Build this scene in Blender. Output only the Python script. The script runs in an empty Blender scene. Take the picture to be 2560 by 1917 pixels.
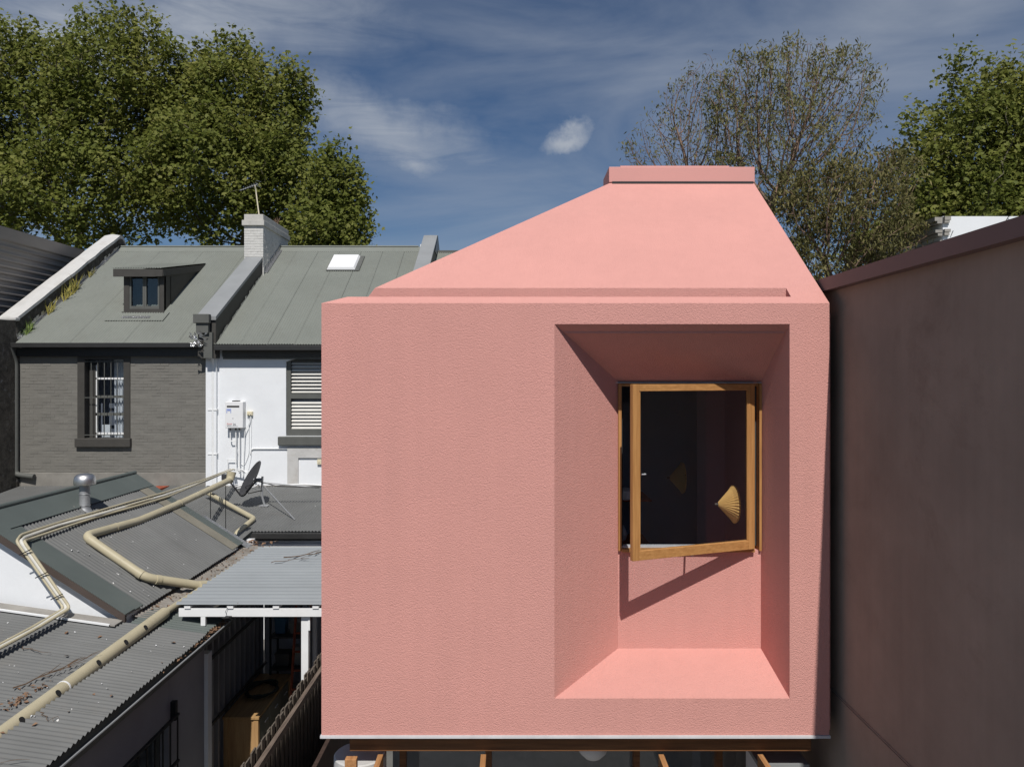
import bpy, bmesh, math, random
import numpy as np
from mathutils import Vector, Matrix

random.seed(7)
rng = np.random.default_rng(11)
R = math.radians
S = bpy.context.scene
COL = S.collection

# ------------------------------------------------------------------ camera, light, exposure
H = 6.0                       # camera height above the yard (m)
F = 1900.0                    # focal length in photo pixels
cd = bpy.data.cameras.new('camera')
cam = bpy.data.objects.new('camera', cd)
COL.objects.link(cam)
cam.location = (0, 0, H)
cam.rotation_euler = (R(90), 0, 0)
cd.sensor_width = 36.0
cd.lens = 36.0 * F / 2560.0
cd.shift_x = -5.0 / 2560.0
cd.shift_y = -18.5 / 2560.0
cd.clip_start = 0.05
cd.clip_end = 2000
S.camera = cam

SUN_DIR = Vector((-0.033, 0.615, -0.788)).normalized()
sl = bpy.data.lights.new('sun', 'SUN')
sl.energy = 4.4
sl.angle = R(0.53)
sl.color = (1.0, 0.955, 0.90)
sun = bpy.data.objects.new('sun', sl)
COL.objects.link(sun)
sun.rotation_euler = SUN_DIR.to_track_quat('-Z', 'Y').to_euler()

S.view_settings.view_transform = 'Standard'
S.view_settings.look = 'None'
S.view_settings.exposure = 0.02
S.view_settings.gamma = 1.0
S.view_settings.use_curve_mapping = False

w = bpy.data.worlds.new('World')
S.world = w
w.use_nodes = True
nt = w.node_tree
for n in list(nt.nodes):
    nt.nodes.remove(n)


def NN(t, typ, **kw):
    n = t.nodes.new(typ)
    for k, v in kw.items():
        if k.startswith('i_'):
            n.inputs[k[2:].replace('_', ' ')].default_value = v
        else:
            setattr(n, k, v)
    return n


def math_node(t, op, a, b=None, clamp=False):
    n = t.nodes.new('ShaderNodeMath')
    n.operation = op
    n.use_clamp = clamp
    for i, v in enumerate((a, b)):
        if v is None:
            continue
        if isinstance(v, (int, float)):
            n.inputs[i].default_value = v
        else:
            t.links.new(v, n.inputs[i])
    return n.outputs[0]


sky = nt.nodes.new('ShaderNodeTexSky')
sky.sky_type = 'NISHITA'
sky.sun_disc = False
sky.sun_elevation = R(53)
sky.sun_rotation = R(177)
sky.altitude = 300
sky.air_density = 1.0
sky.dust_density = 0.4
sky.ozone_density = 2.6
tc = nt.nodes.new('ShaderNodeTexCoord')
mp = NN(nt, 'ShaderNodeMapping')
mp.inputs['Scale'].default_value = (1.5, 1.5, 5.5)
mp.inputs['Rotation'].default_value = (0, R(14), R(10))
nt.links.new(tc.outputs['Generated'], mp.inputs['Vector'])
n1 = NN(nt, 'ShaderNodeTexNoise', i_Scale=1.7, i_Detail=7.0, i_Roughness=0.55, i_Distortion=0.5)
nt.links.new(mp.outputs[0], n1.inputs['Vector'])
cr = NN(nt, 'ShaderNodeValToRGB')
cr.color_ramp.elements[0].position = 0.34
cr.color_ramp.elements[1].position = 0.78
nt.links.new(n1.outputs['Fac'], cr.inputs['Fac'])


def dirmask(px, py, ru, rw, distort, soft, tilt=0.0):
    """Soft elliptical cloud in the sky around one direction."""
    d = Vector(((px - 1285) / F, 1.0, (940 - py) / F)).normalized()
    sub = NN(nt, 'ShaderNodeVectorMath', operation='SUBTRACT')
    nt.links.new(tc.outputs['Generated'], sub.inputs[0])
    sub.inputs[1].default_value = d
    no = NN(nt, 'ShaderNodeTexNoise', i_Scale=distort[1], i_Detail=6.0, i_Roughness=0.6)
    nt.links.new(tc.outputs['Generated'], no.inputs['Vector'])
    s2 = NN(nt, 'ShaderNodeVectorMath', operation='SUBTRACT')
    nt.links.new(no.outputs['Color'], s2.inputs[0])
    s2.inputs[1].default_value = (0.5, 0.5, 0.5)
    s3 = NN(nt, 'ShaderNodeVectorMath', operation='SCALE')
    nt.links.new(s2.outputs[0], s3.inputs[0])
    s3.inputs['Scale'].default_value = distort[0]
    ad = NN(nt, 'ShaderNodeVectorMath', operation='ADD')
    nt.links.new(sub.outputs[0], ad.inputs[0])
    nt.links.new(s3.outputs[0], ad.inputs[1])
    m2 = NN(nt, 'ShaderNodeMapping')
    m2.inputs['Rotation'].default_value = (0, R(tilt), 0)
    m2.inputs['Scale'].default_value = (1 / ru, 1 / 0.5, 1 / rw)
    m2.vector_type = 'POINT'
    rot = NN(nt, 'ShaderNodeMapping')
    rot.inputs['Rotation'].default_value = (0, R(tilt), 0)
    nt.links.new(ad.outputs[0], rot.inputs['Vector'])
    m2.inputs['Rotation'].default_value = (0, 0, 0)
    nt.links.new(rot.outputs[0], m2.inputs['Vector'])
    ln = NN(nt, 'ShaderNodeVectorMath', operation='LENGTH')
    nt.links.new(m2.outputs[0], ln.inputs[0])
    mr = NN(nt, 'ShaderNodeMapRange')
    mr.interpolation_type = 'SMOOTHSTEP'
    mr.inputs['From Min'].default_value = 1.0
    mr.inputs['From Max'].default_value = soft
    mr.inputs['To Min'].default_value = 0.0
    mr.inputs['To Max'].default_value = 1.0
    nt.links.new(ln.outputs['Value'], mr.inputs['Value'])
    return mr.outputs[0]


base = math_node(nt, 'MULTIPLY', cr.outputs['Color'], 0.60)
mp2 = NN(nt, 'ShaderNodeMapping')
mp2.inputs['Scale'].default_value = (5, 5, 26)
mp2.inputs['Rotation'].default_value = (0, R(-16), R(8))
nt.links.new(tc.outputs['Generated'], mp2.inputs['Vector'])
n2w = NN(nt, 'ShaderNodeTexNoise', i_Scale=1.4, i_Detail=9.0, i_Roughness=0.62, i_Distortion=0.7)
nt.links.new(mp2.outputs[0], n2w.inputs['Vector'])
fibre = math_node(nt, 'ADD', math_node(nt, 'MULTIPLY', n2w.outputs['Fac'], 1.7), -0.12, True)
wisp = math_node(nt, 'MULTIPLY', math_node(nt, 'MULTIPLY', dirmask(980, 310, 0.22, 0.065, (0.14, 6.0), 0.0, -17), 0.90), fibre)
veil = math_node(nt, 'MULTIPLY', math_node(nt, 'MULTIPLY', dirmask(300, 60, 0.50, 0.12, (0.20, 3.5), 0.0, 8), 0.95), fibre)
puff = math_node(nt, 'MULTIPLY', dirmask(1415, 340, 0.046, 0.024, (0.07, 15.0), 0.05, 16), 0.95)
a1 = math_node(nt, 'MAXIMUM', base, wisp)
a2 = math_node(nt, 'MAXIMUM', a1, veil)
cl = math_node(nt, 'MAXIMUM', a2, puff)
deep = NN(nt, 'ShaderNodeMix', data_type='RGBA', blend_type='MULTIPLY')
deep.inputs['Factor'].default_value = 1.0
nt.links.new(sky.outputs[0], deep.inputs['A'])
deep.inputs['B'].default_value = (0.52, 0.715, 0.90, 1)
mix = NN(nt, 'ShaderNodeMix', data_type='RGBA')
nt.links.new(cl, mix.inputs['Factor'])
nt.links.new(deep.outputs['Result'], mix.inputs['A'])
mix.inputs['B'].default_value = (6.6, 7.2, 8.2, 1)
bg = nt.nodes.new('ShaderNodeBackground')
bg.inputs['Strength'].default_value = 0.058
out = nt.nodes.new('ShaderNodeOutputWorld')
nt.links.new(mix.outputs['Result'], bg.inputs['Color'])
nt.links.new(bg.outputs[0], out.inputs[0])


# ------------------------------------------------------------------ helpers
def at(px, py, d):
    """Surveyed point: photo pixel plus its distance in metres -> world."""
    return Vector(((px - 1285) / F * d, d, H + (940 - py) / F * d))


def V(x, y, z):
    """x right, y away from the camera, z relative to eye height."""
    return Vector((x, y, H + z))


def empty(name, loc, label=None, cat=None, group=None, kind=None):
    o = bpy.data.objects.new(name, None)
    COL.objects.link(o)
    o.location = loc
    tag(o, label, cat, group, kind)
    return o


def tag(o, label=None, cat=None, group=None, kind=None):
    if label:
        o['label'] = label
    if cat:
        o['category'] = cat
    if group:
        o['group'] = group
    if kind:
        o['kind'] = kind
    return o


def link(name, me, mat=None, parent=None):
    if mat is not None and len(me.materials) == 0:
        me.materials.append(mat)
    o = bpy.data.objects.new(name, me)
    COL.objects.link(o)
    if parent is not None:
        o.parent = parent
        org = Vector((0, 0, 0))
        p = parent
        while p is not None:
            org += p.location
            p = p.parent
        o.location = -org
    return o


class MB:
    """Mesh builder in world coordinates."""

    def __init__(self):
        self.v, self.f = [], []

    def add(self, vs, fs):
        n = len(self.v)
        self.v += [tuple(p) for p in vs]
        self.f += [tuple(i + n for i in f) for f in fs]
        return self

    def poly(self, *pts):
        return self.add(pts, [tuple(range(len(pts)))])

    def box(self, x0, x1, y0, y1, z0, z1):
        vs = [(x, y, z) for x in (x0, x1) for y in (y0, y1) for z in (z0, z1)]
        return self.add(vs, [(0, 1, 3, 2), (4, 6, 7, 5), (0, 4, 5, 1), (2, 3, 7, 6), (0, 2, 6, 4), (1, 5, 7, 3)])

    def bar(self, a, b, w_, h_, up=Vector((0, 0, 1))):
        """Rectangular bar from a to b."""
        a, b = Vector(a), Vector(b)
        d = (b - a).normalized()
        s = d.cross(up)
        if s.length < 1e-4:
            s = d.cross(Vector((1, 0, 0)))
        s.normalize()
        u = s.cross(d).normalized()
        vs = []
        for p in (a, b):
            for i, j in ((-1, -1), (1, -1), (1, 1), (-1, 1)):
                vs.append(p + s * (w_ / 2 * i) + u * (h_ / 2 * j))
        return self.add(vs, [(0, 1, 2, 3), (7, 6, 5, 4), (0, 4, 5, 1), (1, 5, 6, 2), (2, 6, 7, 3), (3, 7, 4, 0)])

    def tube(self, pts, r, n=12, cap=True):
        """Tube along a polyline; r may be a list."""
        pts = [Vector(p) for p in pts]
        rs = r if isinstance(r, (list, tuple)) else [r] * len(pts)
        rings = []
        ref = None
        for i, p in enumerate(pts):
            if i == 0:
                d = pts[1] - pts[0]
            elif i == len(pts) - 1:
                d = pts[-1] - pts[-2]
            else:
                d = (pts[i + 1] - p).normalized() + (p - pts[i - 1]).normalized()
            d.normalize()
            if ref is None:
                ref = d.orthogonal().normalized()
            ref = (ref - d * ref.dot(d))
            if ref.length < 1e-5:
                ref = d.orthogonal()
            ref.normalize()
            b = d.cross(ref)
            k = 1.0
            if 0 < i < len(pts) - 1:
                c = (pts[i + 1] - p).normalized().dot(d)
                k = 1.0 / max(c, 0.6)
            ring = []
            for j in range(n):
                a = 2 * math.pi * j / n
                ring.append(p + (ref * math.cos(a) + b * math.sin(a)) * rs[i])
            rings.append(ring)
        base_ = len(self.v)
        for ring in rings:
            self.v += [tuple(q) for q in ring]
        for i in range(len(pts) - 1):
            for j in range(n):
                a = base_ + i * n + j
                b2 = base_ + i * n + (j + 1) % n
                self.f.append((a, b2, b2 + n, a + n))
        if cap:
            self.f.append(tuple(base_ + j for j in range(n))[::-1])
            self.f.append(tuple(base_ + (len(pts) - 1) * n + j for j in range(n)))
        return self

    def lathe(self, c, prof, n=32, axis='z'):
        """prof: list of (radius, height)."""
        base_ = len(self.v)
        for r_, h_ in prof:
            for j in range(n):
                a = 2 * math.pi * j / n
                x, y, z = r_ * math.cos(a), r_ * math.sin(a), h_
                if axis == 'x':
                    x, y, z = z, x, y
                elif axis == 'y':
                    x, y, z = x, z, y
                self.v.append((c[0] + x, c[1] + y, c[2] + z))
        for i in range(len(prof) - 1):
            for j in range(n):
                a = base_ + i * n + j
                b2 = base_ + i * n + (j + 1) % n
                self.f.append((a, b2, b2 + n, a + n))
        return self

    def build(self, name, mat, parent=None, smooth=False, bevel=0.0, recalc=True):
        me = bpy.data.meshes.new(name)
        me.from_pydata(self.v, [], self.f)
        if recalc or bevel:
            bm = bmesh.new()
            bm.from_mesh(me)
            if recalc:
                bmesh.ops.recalc_face_normals(bm, faces=bm.faces)
            if bevel:
                bmesh.ops.bevel(bm, geom=[e for e in bm.edges if len(e.link_faces) == 2 and e.calc_face_angle(0) > 0.5],
                                offset=bevel, segments=2, profile=0.5, affect='EDGES')
            bm.to_mesh(me)
            bm.free()
        if smooth:
            me.polygons.foreach_set('use_smooth', [True] * len(me.polygons))
            try:
                me.set_sharp_from_angle(angle=R(40))
            except Exception:
                pass
        me.update()
        return link(name, me, mat, parent)


def bend(pts, r=0.12, n=5):
    """Round the corners of a polyline."""
    pts = [Vector(p) for p in pts]
    res = [pts[0]]
    for i in range(1, len(pts) - 1):
        a, b, c = pts[i - 1], pts[i], pts[i + 1]
        ra = min(r, (a - b).length * 0.45)
        rc = min(r, (c - b).length * 0.45)
        p0 = b + (a - b).normalized() * ra
        p2 = b + (c - b).normalized() * rc
        for k in range(n + 1):
            t = k / n
            res.append(p0.lerp(b, t).lerp(b.lerp(p2, t), t))
    res.append(pts[-1])
    return res


# ------------------------------------------------------------------ materials
MATS = {}


def mat(name, col, rough=0.7, metal=0.0, var=0.12, vscale=2.0, bump=0.0, bscale=60.0, bdist=0.01,
        spec=0.3, stain=None, stain_amt=0.0, stain_scale=1.5, stain_pos=0.55, speck=None, speck_scale=30.0, speck_th=0.72,
        stretch=(1, 1, 1), hue2=None, bumptype='noise', streak=0.0):
    if name in MATS:
        return MATS[name]
    m = bpy.data.materials.new(name)
    MATS[name] = m
    m.use_nodes = True
    t = m.node_tree
    b = t.nodes['Principled BSDF']
    g = t.nodes.new('ShaderNodeNewGeometry')
    mp_ = t.nodes.new('ShaderNodeMapping')
    mp_.inputs['Scale'].default_value = stretch
    t.links.new(g.outputs['Position'], mp_.inputs['Vector'])
    P = mp_.outputs[0]
    no = NN(t, 'ShaderNodeTexNoise', i_Scale=vscale, i_Detail=8.0, i_Roughness=0.62)
    t.links.new(P, no.inputs['Vector'])
    c = Vector(col[:3])
    c2 = Vector(hue2) if hue2 else c * (1 - var * 1.3)
    c1 = c * (1 + var)
    mr = NN(t, 'ShaderNodeValToRGB')
    mr.color_ramp.elements[0].position = 0.32
    mr.color_ramp.elements[1].position = 0.68
    mr.color_ramp.elements[0].color = (*c2, 1)
    mr.color_ramp.elements[1].color = (*[min(0.9, k) for k in c1], 1)
    t.links.new(no.outputs['Fac'], mr.inputs['Fac'])
    colour = mr.outputs['Color']
    if stain is not None:
        n2 = NN(t, 'ShaderNodeTexNoise', i_Scale=stain_scale, i_Detail=9.0, i_Roughness=0.7, i_Distortion=0.4)
        t.links.new(P, n2.inputs['Vector'])
        r2 = NN(t, 'ShaderNodeMapRange')
        r2.inputs['From Min'].default_value = stain_pos
        r2.inputs['From Max'].default_value = stain_pos + 0.12
        r2.inputs['To Max'].default_value = stain_amt
        t.links.new(n2.outputs['Fac'], r2.inputs['Value'])
        mx = NN(t, 'ShaderNodeMix', data_type='RGBA')
        t.links.new(r2.outputs[0], mx.inputs['Factor'])
        t.links.new(colour, mx.inputs['A'])
        mx.inputs['B'].default_value = (*stain, 1)
        colour = mx.outputs['Result']
    if speck is not None:
        n3 = NN(t, 'ShaderNodeTexNoise', i_Scale=speck_scale, i_Detail=2.0, i_Roughness=0.5)
        t.links.new(g.outputs['Position'], n3.inputs['Vector'])
        r3 = NN(t, 'ShaderNodeMapRange')
        r3.inputs['From Min'].default_value = speck_th
        r3.inputs['From Max'].default_value = speck_th + 0.02
        t.links.new(n3.outputs['Fac'], r3.inputs['Value'])
        mx = NN(t, 'ShaderNodeMix', data_type='RGBA')
        t.links.new(r3.outputs[0], mx.inputs['Factor'])
        t.links.new(colour, mx.inputs['A'])
        mx.inputs['B'].default_value = (*speck, 1)
        colour = mx.outputs['Result']
    if streak:
        ms = t.nodes.new('ShaderNodeMapping')
        ms.inputs['Scale'].default_value = (9, 9, 0.35)
        t.links.new(g.outputs['Position'], ms.inputs['Vector'])
        n4 = NN(t, 'ShaderNodeTexNoise', i_Scale=1.0, i_Detail=6.0, i_Roughness=0.6)
        t.links.new(ms.outputs[0], n4.inputs['Vector'])
        r4 = NN(t, 'ShaderNodeMapRange')
        r4.inputs['From Min'].default_value = 0.35
        r4.inputs['From Max'].default_value = 0.7
        r4.inputs['To Min'].default_value = 1.0
        r4.inputs['To Max'].default_value = 1.0 - streak
        t.links.new(n4.outputs['Fac'], r4.inputs['Value'])
        mx = NN(t, 'ShaderNodeMix', data_type='RGBA', blend_type='MULTIPLY')
        mx.inputs['Factor'].default_value = 1.0
        t.links.new(colour, mx.inputs['A'])
        cc = t.nodes.new('ShaderNodeCombineColor')
        for k in range(3):
            t.links.new(r4.outputs[0], cc.inputs[k])
        t.links.new(cc.outputs[0], mx.inputs['B'])
        colour = mx.outputs['Result']
    t.links.new(colour, b.inputs['Base Color'])
    b.inputs['Roughness'].default_value = rough
    b.inputs['Metallic'].default_value = metal
    b.inputs['Specular IOR Level'].default_value = spec
    if bump:
        bn = NN(t, 'ShaderNodeBump')
        bn.inputs['Strength'].default_value = bump
        bn.inputs['Distance'].default_value = bdist
        if bumptype == 'stucco':
            q = NN(t, 'ShaderNodeTexNoise', i_Scale=bscale, i_Detail=3.0, i_Roughness=0.65, i_Distortion=0.8)
            t.links.new(g.outputs['Position'], q.inputs['Vector'])
            q2 = NN(t, 'ShaderNodeTexVoronoi', i_Scale=bscale * 0.8)
            q2.feature = 'SMOOTH_F1'
            t.links.new(g.outputs['Position'], q2.inputs['Vector'])
            hgt = math_node(t, 'ADD', q.outputs['Fac'], math_node(t, 'MULTIPLY', q2.outputs['Distance'], -0.5))
        else:
            q = NN(t, 'ShaderNodeTexNoise', i_Scale=bscale, i_Detail=5.0, i_Roughness=0.6)
            t.links.new(P, q.inputs['Vector'])
            hgt = q.outputs['Fac']
        t.links.new(hgt, bn.inputs['Height'])
        t.links.new(bn.outputs[0], b.inputs['Normal'])
    return m


def wood(name, col, dark, axis='x', scale=1.0, rough=0.55):
    st = {'x': (1.5, 28, 28), 'y': (28, 1.5, 28), 'z': (28, 28, 1.5)}[axis]
    return mat(name, col, rough=rough, hue2=dark, var=0.10, vscale=1.6 * scale, stretch=st, bump=0.25, bscale=3.0, bdist=0.004)


PINK = mat('pink_stucco', (0.645, 0.322, 0.283), rough=0.92, var=0.02, vscale=1.1, streak=0.035, bump=0.95, bscale=135, bdist=0.0065,
           spec=0.1, bumptype='stucco', hue2=(0.62, 0.312, 0.275), stain=(0.585, 0.305, 0.268), stain_amt=0.30, stain_scale=0.9, stain_pos=0.56)
PINKMETAL = mat('pink_metal', (0.58, 0.29, 0.26), rough=0.5, var=0.03, vscale=0.8, spec=0.4)
RENDER_W = mat('brown_render', (0.30, 0.25, 0.21), rough=0.9, var=0.12, vscale=1.1, bump=0.4, bscale=9, bdist=0.012, streak=0.07,
               stain=(0.21, 0.165, 0.135), stain_amt=0.6, stain_scale=0.9, stain_pos=0.55, spec=0.1)
COPING_B = mat('brown_coping_metal', (0.135, 0.10, 0.097), rough=0.55, var=0.06, vscale=2)
SILVER = mat('silver_flashing', (0.66, 0.66, 0.68), rough=0.4, metal=0.15, var=0.08, vscale=8)
OAK = wood('golden_oak', (0.44, 0.228, 0.082), (0.33, 0.155, 0.05), 'x')
OAKZ = wood('golden_oak_upright', (0.44, 0.228, 0.082), (0.33, 0.155, 0.05), 'z')
BEAM = wood('beam_timber', (0.22, 0.10, 0.04), (0.13, 0.055, 0.022), 'x')
RAFTER = wood('rafter_timber', (0.42, 0.22, 0.095), (0.30, 0.14, 0.055), 'y')
GREYROOF = mat('grey_green_roofing', (0.190, 0.202, 0.180), rough=0.6, var=0.05, vscale=0.7, stain=(0.16, 0.16, 0.14), stain_amt=0.30,
               stain_scale=1.1, spec=0.3, streak=0.07)
ZINCROOF = mat('weathered_grey_roofing', (0.138, 0.141, 0.138), rough=0.65, var=0.09, vscale=1.2, stain=(0.17, 0.155, 0.135), stain_amt=0.30,
               stain_scale=0.9, stain_pos=0.58, speck=(0.6, 0.6, 0.58), speck_scale=14, speck_th=0.765, spec=0.3)
GREENROOF = mat('green_grey_sheet', (0.096, 0.113, 0.106), rough=0.55, var=0.07, vscale=1.5, stain=(0.12, 0.13, 0.12), stain_amt=0.4, spec=0.35)
PALEROOF = mat('pale_grey_roof_sheet', (0.235, 0.255, 0.268), rough=0.5, var=0.06, vscale=0.9, speck=(0.16, 0.15, 0.14), speck_scale=9, speck_th=0.78)
CLAD = mat('dark_metal_cladding', (0.30, 0.265, 0.235), rough=0.45, metal=0.0, var=0.12, vscale=0.8, stretch=(1, .5, 2), spec=0.5)
GREYPAINT = mat('grey_painted_brick', (0.168, 0.162, 0.146), rough=0.75, var=0.10, vscale=2.5, bump=0.6, bscale=16, bdist=0.008,
                stain=(0.19, 0.183, 0.165), stain_amt=0.4, stain_scale=1.3, spec=0.25, stretch=(0.7, 1, 3.0))
TRIM = mat('charcoal_trim_paint', (0.058, 0.055, 0.050), rough=0.55, var=0.08, vscale=4, spec=0.3)
DARK = mat('near_black_gutter', (0.030, 0.030, 0.030), rough=0.45, var=0.1, vscale=5, spec=0.35)
TRIM2 = mat('mid_grey_trim_paint', (0.105, 0.108, 0.100), rough=0.55, var=0.08, vscale=4)
WHITE = mat('white_painted_render', (0.74, 0.76, 0.78), rough=0.8, var=0.03, vscale=1.2, bump=0.25, bscale=14, bdist=0.008,
            stain=(0.62, 0.62, 0.61), stain_amt=0.35, stain_scale=1.0, stain_pos=0.58, spec=0.2)
WHITEP = mat('white_gloss_paint', (0.76, 0.77, 0.77), rough=0.45, var=0.03, vscale=4, stain=(0.55, 0.55, 0.52), stain_amt=0.35, stain_scale=5, stain_pos=0.6)
COPW = mat('white_coping_paint', (0.50, 0.495, 0.48), rough=0.8, var=0.06, vscale=3, stain=(0.40, 0.38, 0.35), stain_amt=0.6, stain_scale=2.2,
           stain_pos=0.58, bump=0.5, bscale=9, bdist=0.02)
COPG = mat('grey_coping_metal', (0.25, 0.26, 0.265), rough=0.5, var=0.07, vscale=1.5)
OLDWALL = mat('old_dark_masonry', (0.075, 0.068, 0.058), rough=0.95, var=0.4, vscale=6, stain=(0.30, 0.31, 0.33), stain_amt=0.55, stain_scale=5,
              stain_pos=0.58, bump=1.0, bscale=22, bdist=0.03)
CAPC = mat('pale_chimney_cement', (0.46, 0.45, 0.42), rough=.9, var=.08, vscale=4, stain=(.27, .26, .23), stain_amt=.7, stain_scale=5, bump=.4, bscale=20, bdist=.01)
CHIM = mat('off_white_painted_brick', (0.56, 0.555, 0.53), rough=0.85, var=0.07, vscale=6, stain=(0.33, 0.31, 0.28), stain_amt=0.6, stain_scale=4,
           stain_pos=0.58, bump=0.5, bscale=20, bdist=0.01)
CEMENT = mat('grey_cement', (0.30, 0.285, 0.26), rough=0.9, var=0.12, vscale=5, bump=0.4, bscale=30, bdist=0.006)
FOIL = mat('silver_foil_flashing', (0.55, 0.55, 0.55), rough=0.28, metal=0.85, var=0.15, vscale=12, bump=1.0, bscale=16, bdist=0.03)
CREAM = mat('cream_pipe_plastic', (0.43, 0.385, 0.265), rough=0.5, var=0.06, vscale=3, stain=(0.24, 0.21, 0.14), stain_amt=0.55, stain_scale=5,
            stain_pos=0.62, spec=0.35)
WPLAST = mat('white_plastic', (0.74, 0.745, 0.75), rough=0.4, var=0.02, vscale=6)
BEIGE = mat('beige_plastic', (0.66, 0.60, 0.44), rough=0.5, var=0.03, vscale=6)
GALV = mat('galvanised_metal', (0.34, 0.35, 0.36), rough=0.55, metal=0.5, var=0.12, vscale=9)
ALU = mat('spun_aluminium', (0.60, 0.59, 0.58), rough=0.42, metal=1.0, var=0.05, vscale=9)
DISHM = mat('dark_dish_paint', (0.045, 0.046, 0.05), rough=0.5, var=0.1, vscale=8, spec=0.4)
BLACK = mat('black_rubber', (0.018, 0.018, 0.018), rough=0.6, var=0.1, vscale=8)
DRYW = mat('weathered_fence_timber', (0.135, 0.115, 0.092), rough=0.9, hue2=(0.065, 0.052, 0.042), var=0.25, vscale=3.0, stretch=(14, 14, 1.2), bump=0.5, bscale=5, bdist=0.006)
DRYR = mat('weathered_rail_timber', (0.16, 0.125, 0.10), rough=0.9, hue2=(0.08, 0.06, 0.05), var=0.25, vscale=3.0, stretch=(14, 1.2, 14), bump=0.5, bscale=5,
           bdist=0.006, speck=(0.5, 0.03, 0.02), speck_scale=4.5, speck_th=0.76)
PALEW = wood('bench_timber', (0.42, 0.27, 0.12), (0.30, 0.17, 0.07), 'y', 0.7)
PALEWZ = wood('bench_timber_upright', (0.44, 0.28, 0.13), (0.32, 0.18, 0.08), 'z', 0.7)
PAVE = mat('yard_concrete', (0.20, 0.19, 0.175), rough=0.95, var=0.15, vscale=1.5, bump=0.4, bscale=25, bdist=0.01)
GROUND = mat('town_ground', (0.16, 0.155, 0.14), rough=1.0, var=0.2, vscale=0.15, stain=(0.07, 0.10, 0.035), stain_amt=0.8, stain_scale=0.06, stain_pos=0.48)
BARK = mat('plane_bark', (0.13, 0.115, 0.085), rough=0.95, var=0.3, vscale=3, bump=0.6, bscale=10, bdist=0.03)
GUMBARK = mat('reddish_gum_bark', (0.22, 0.145, 0.105), rough=0.9, hue2=(0.13, 0.09, 0.07), var=0.25, vscale=1.6, bump=0.4, bscale=10, bdist=0.02)
CURT = mat('white_curtain_cloth', (0.78, 0.79, 0.82), rough=0.9, var=0.02, vscale=3)
ROOM = mat('sky_reflection_room_paint', (0.22, 0.24, 0.30), rough=0.6, var=0.05, vscale=2)  # room paint lightened and blued to stand in for sky reflected in glass
ROOM2 = mat('plum_room_paint', (0.27, 0.20, 0.22), rough=0.6, var=0.05, vscale=2)
SHADE = mat('pleated_amber_shade', (0.66, 0.39, 0.13), rough=0.7, var=0.05, vscale=8)
RUST = mat('rusty_red_iron', (0.30, 0.075, 0.04), rough=0.9, var=0.3, vscale=8)
LITTER = mat('dry_leaf_litter', (0.20, 0.125, 0.078), rough=0.9, hue2=(0.11, 0.06, 0.035), var=0.3, vscale=22)
TWIG = mat('dry_twig', (0.13, 0.085, 0.055), rough=0.9, var=0.3, vscale=20)
GRASS = mat('dry_grass_blades', (0.33, 0.27, 0.07), rough=0.8, hue2=(0.16, 0.17, 0.04), var=0.2, vscale=6)
LEAFG = mat('weed_leaf', (0.14, 0.20, 0.05), rough=0.8, var=0.3, vscale=8)


def glass_mat(name, tint, refl=0.12):
    m = bpy.data.materials.new(name)
    m.use_nodes = True
    t = m.node_tree
    for n in list(t.nodes):
        t.nodes.remove(n)
    o = t.nodes.new('ShaderNodeOutputMaterial')
    tr = t.nodes.new('ShaderNodeBsdfTransparent')
    tr.inputs[0].default_value = (*tint, 1)
    gl = t.nodes.new('ShaderNodeBsdfGlossy')
    gl.inputs['Roughness'].default_value = 0.01
    gl.inputs['Color'].default_value = (0.9, 0.95, 1, 1)
    lw_ = t.nodes.new('ShaderNodeLayerWeight')
    lw_.inputs['Blend'].default_value = 0.5
    p5 = math_node(t, 'POWER', lw_.outputs['Facing'], 5.0)
    fac_ = math_node(t, 'ADD', math_node(t, 'MULTIPLY', p5, 0.9), 0.05)
    mx = t.nodes.new('ShaderNodeMixShader')
    t.links.new(fac_, mx.inputs[0])
    t.links.new(tr.outputs[0], mx.inputs[1])
    t.links.new(gl.outputs[0], mx.inputs[2])
    t.links.new(mx.outputs[0], o.inputs[0])
    return m


GLASS = glass_mat('window_glass', (0.94, 0.96, 0.97))
DGLASS = glass_mat('old_window_glass', (0.88, 0.90, 0.91))


def leaf_mat(name, c1, c2, c3, trans=0.25):
    m = bpy.data.materials.new(name)
    m.use_nodes = True
    t = m.node_tree
    b = t.nodes['Principled BSDF']
    at_ = t.nodes.new('ShaderNodeAttribute')
    at_.attribute_name = 'rnd'
    cr_ = t.nodes.new('ShaderNodeValToRGB')
    e = cr_.color_ramp.elements
    e[0].position, e[0].color = 0.0, (*c1, 1)
    e[1].position, e[1].color = 0.96, (*c3, 1)
    k = e.new(0.5)
    k.color = (*c2, 1)
    t.links.new(at_.outputs['Fac'], cr_.inputs[0])
    t.links.new(cr_.outputs[0], b.inputs['Base Color'])
    b.inputs['Roughness'].default_value = 0.62
    b.inputs['Specular IOR Level'].default_value = 0.18
    tl = t.nodes.new('ShaderNodeBsdfTranslucent')
    t.links.new(cr_.outputs[0], tl.inputs[0])
    mx = t.nodes.new('ShaderNodeMixShader')
    mx.inputs[0].default_value = trans
    t.links.new(b.outputs[0], mx.inputs[1])
    t.links.new(tl.outputs[0], mx.inputs[2])
    t.links.new(mx.outputs[0], t.nodes['Material Output'].inputs[0])
    return m


PLANELEAF = leaf_mat('plane_leaf', (0.085, 0.108, 0.018), (0.155, 0.176, 0.036), (0.27, 0.265, 0.075), 0.4)
GUMLEAF = leaf_mat('gum_leaf', (0.085, 0.092, 0.032), (0.155, 0.152, 0.060), (0.24, 0.22, 0.10), 0.3)
GUMLEAF2 = leaf_mat('olive_gum_leaf', (0.075, 0.076, 0.024), (0.145, 0.135, 0.050), (0.27, 0.23, 0.10), 0.3)


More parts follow.
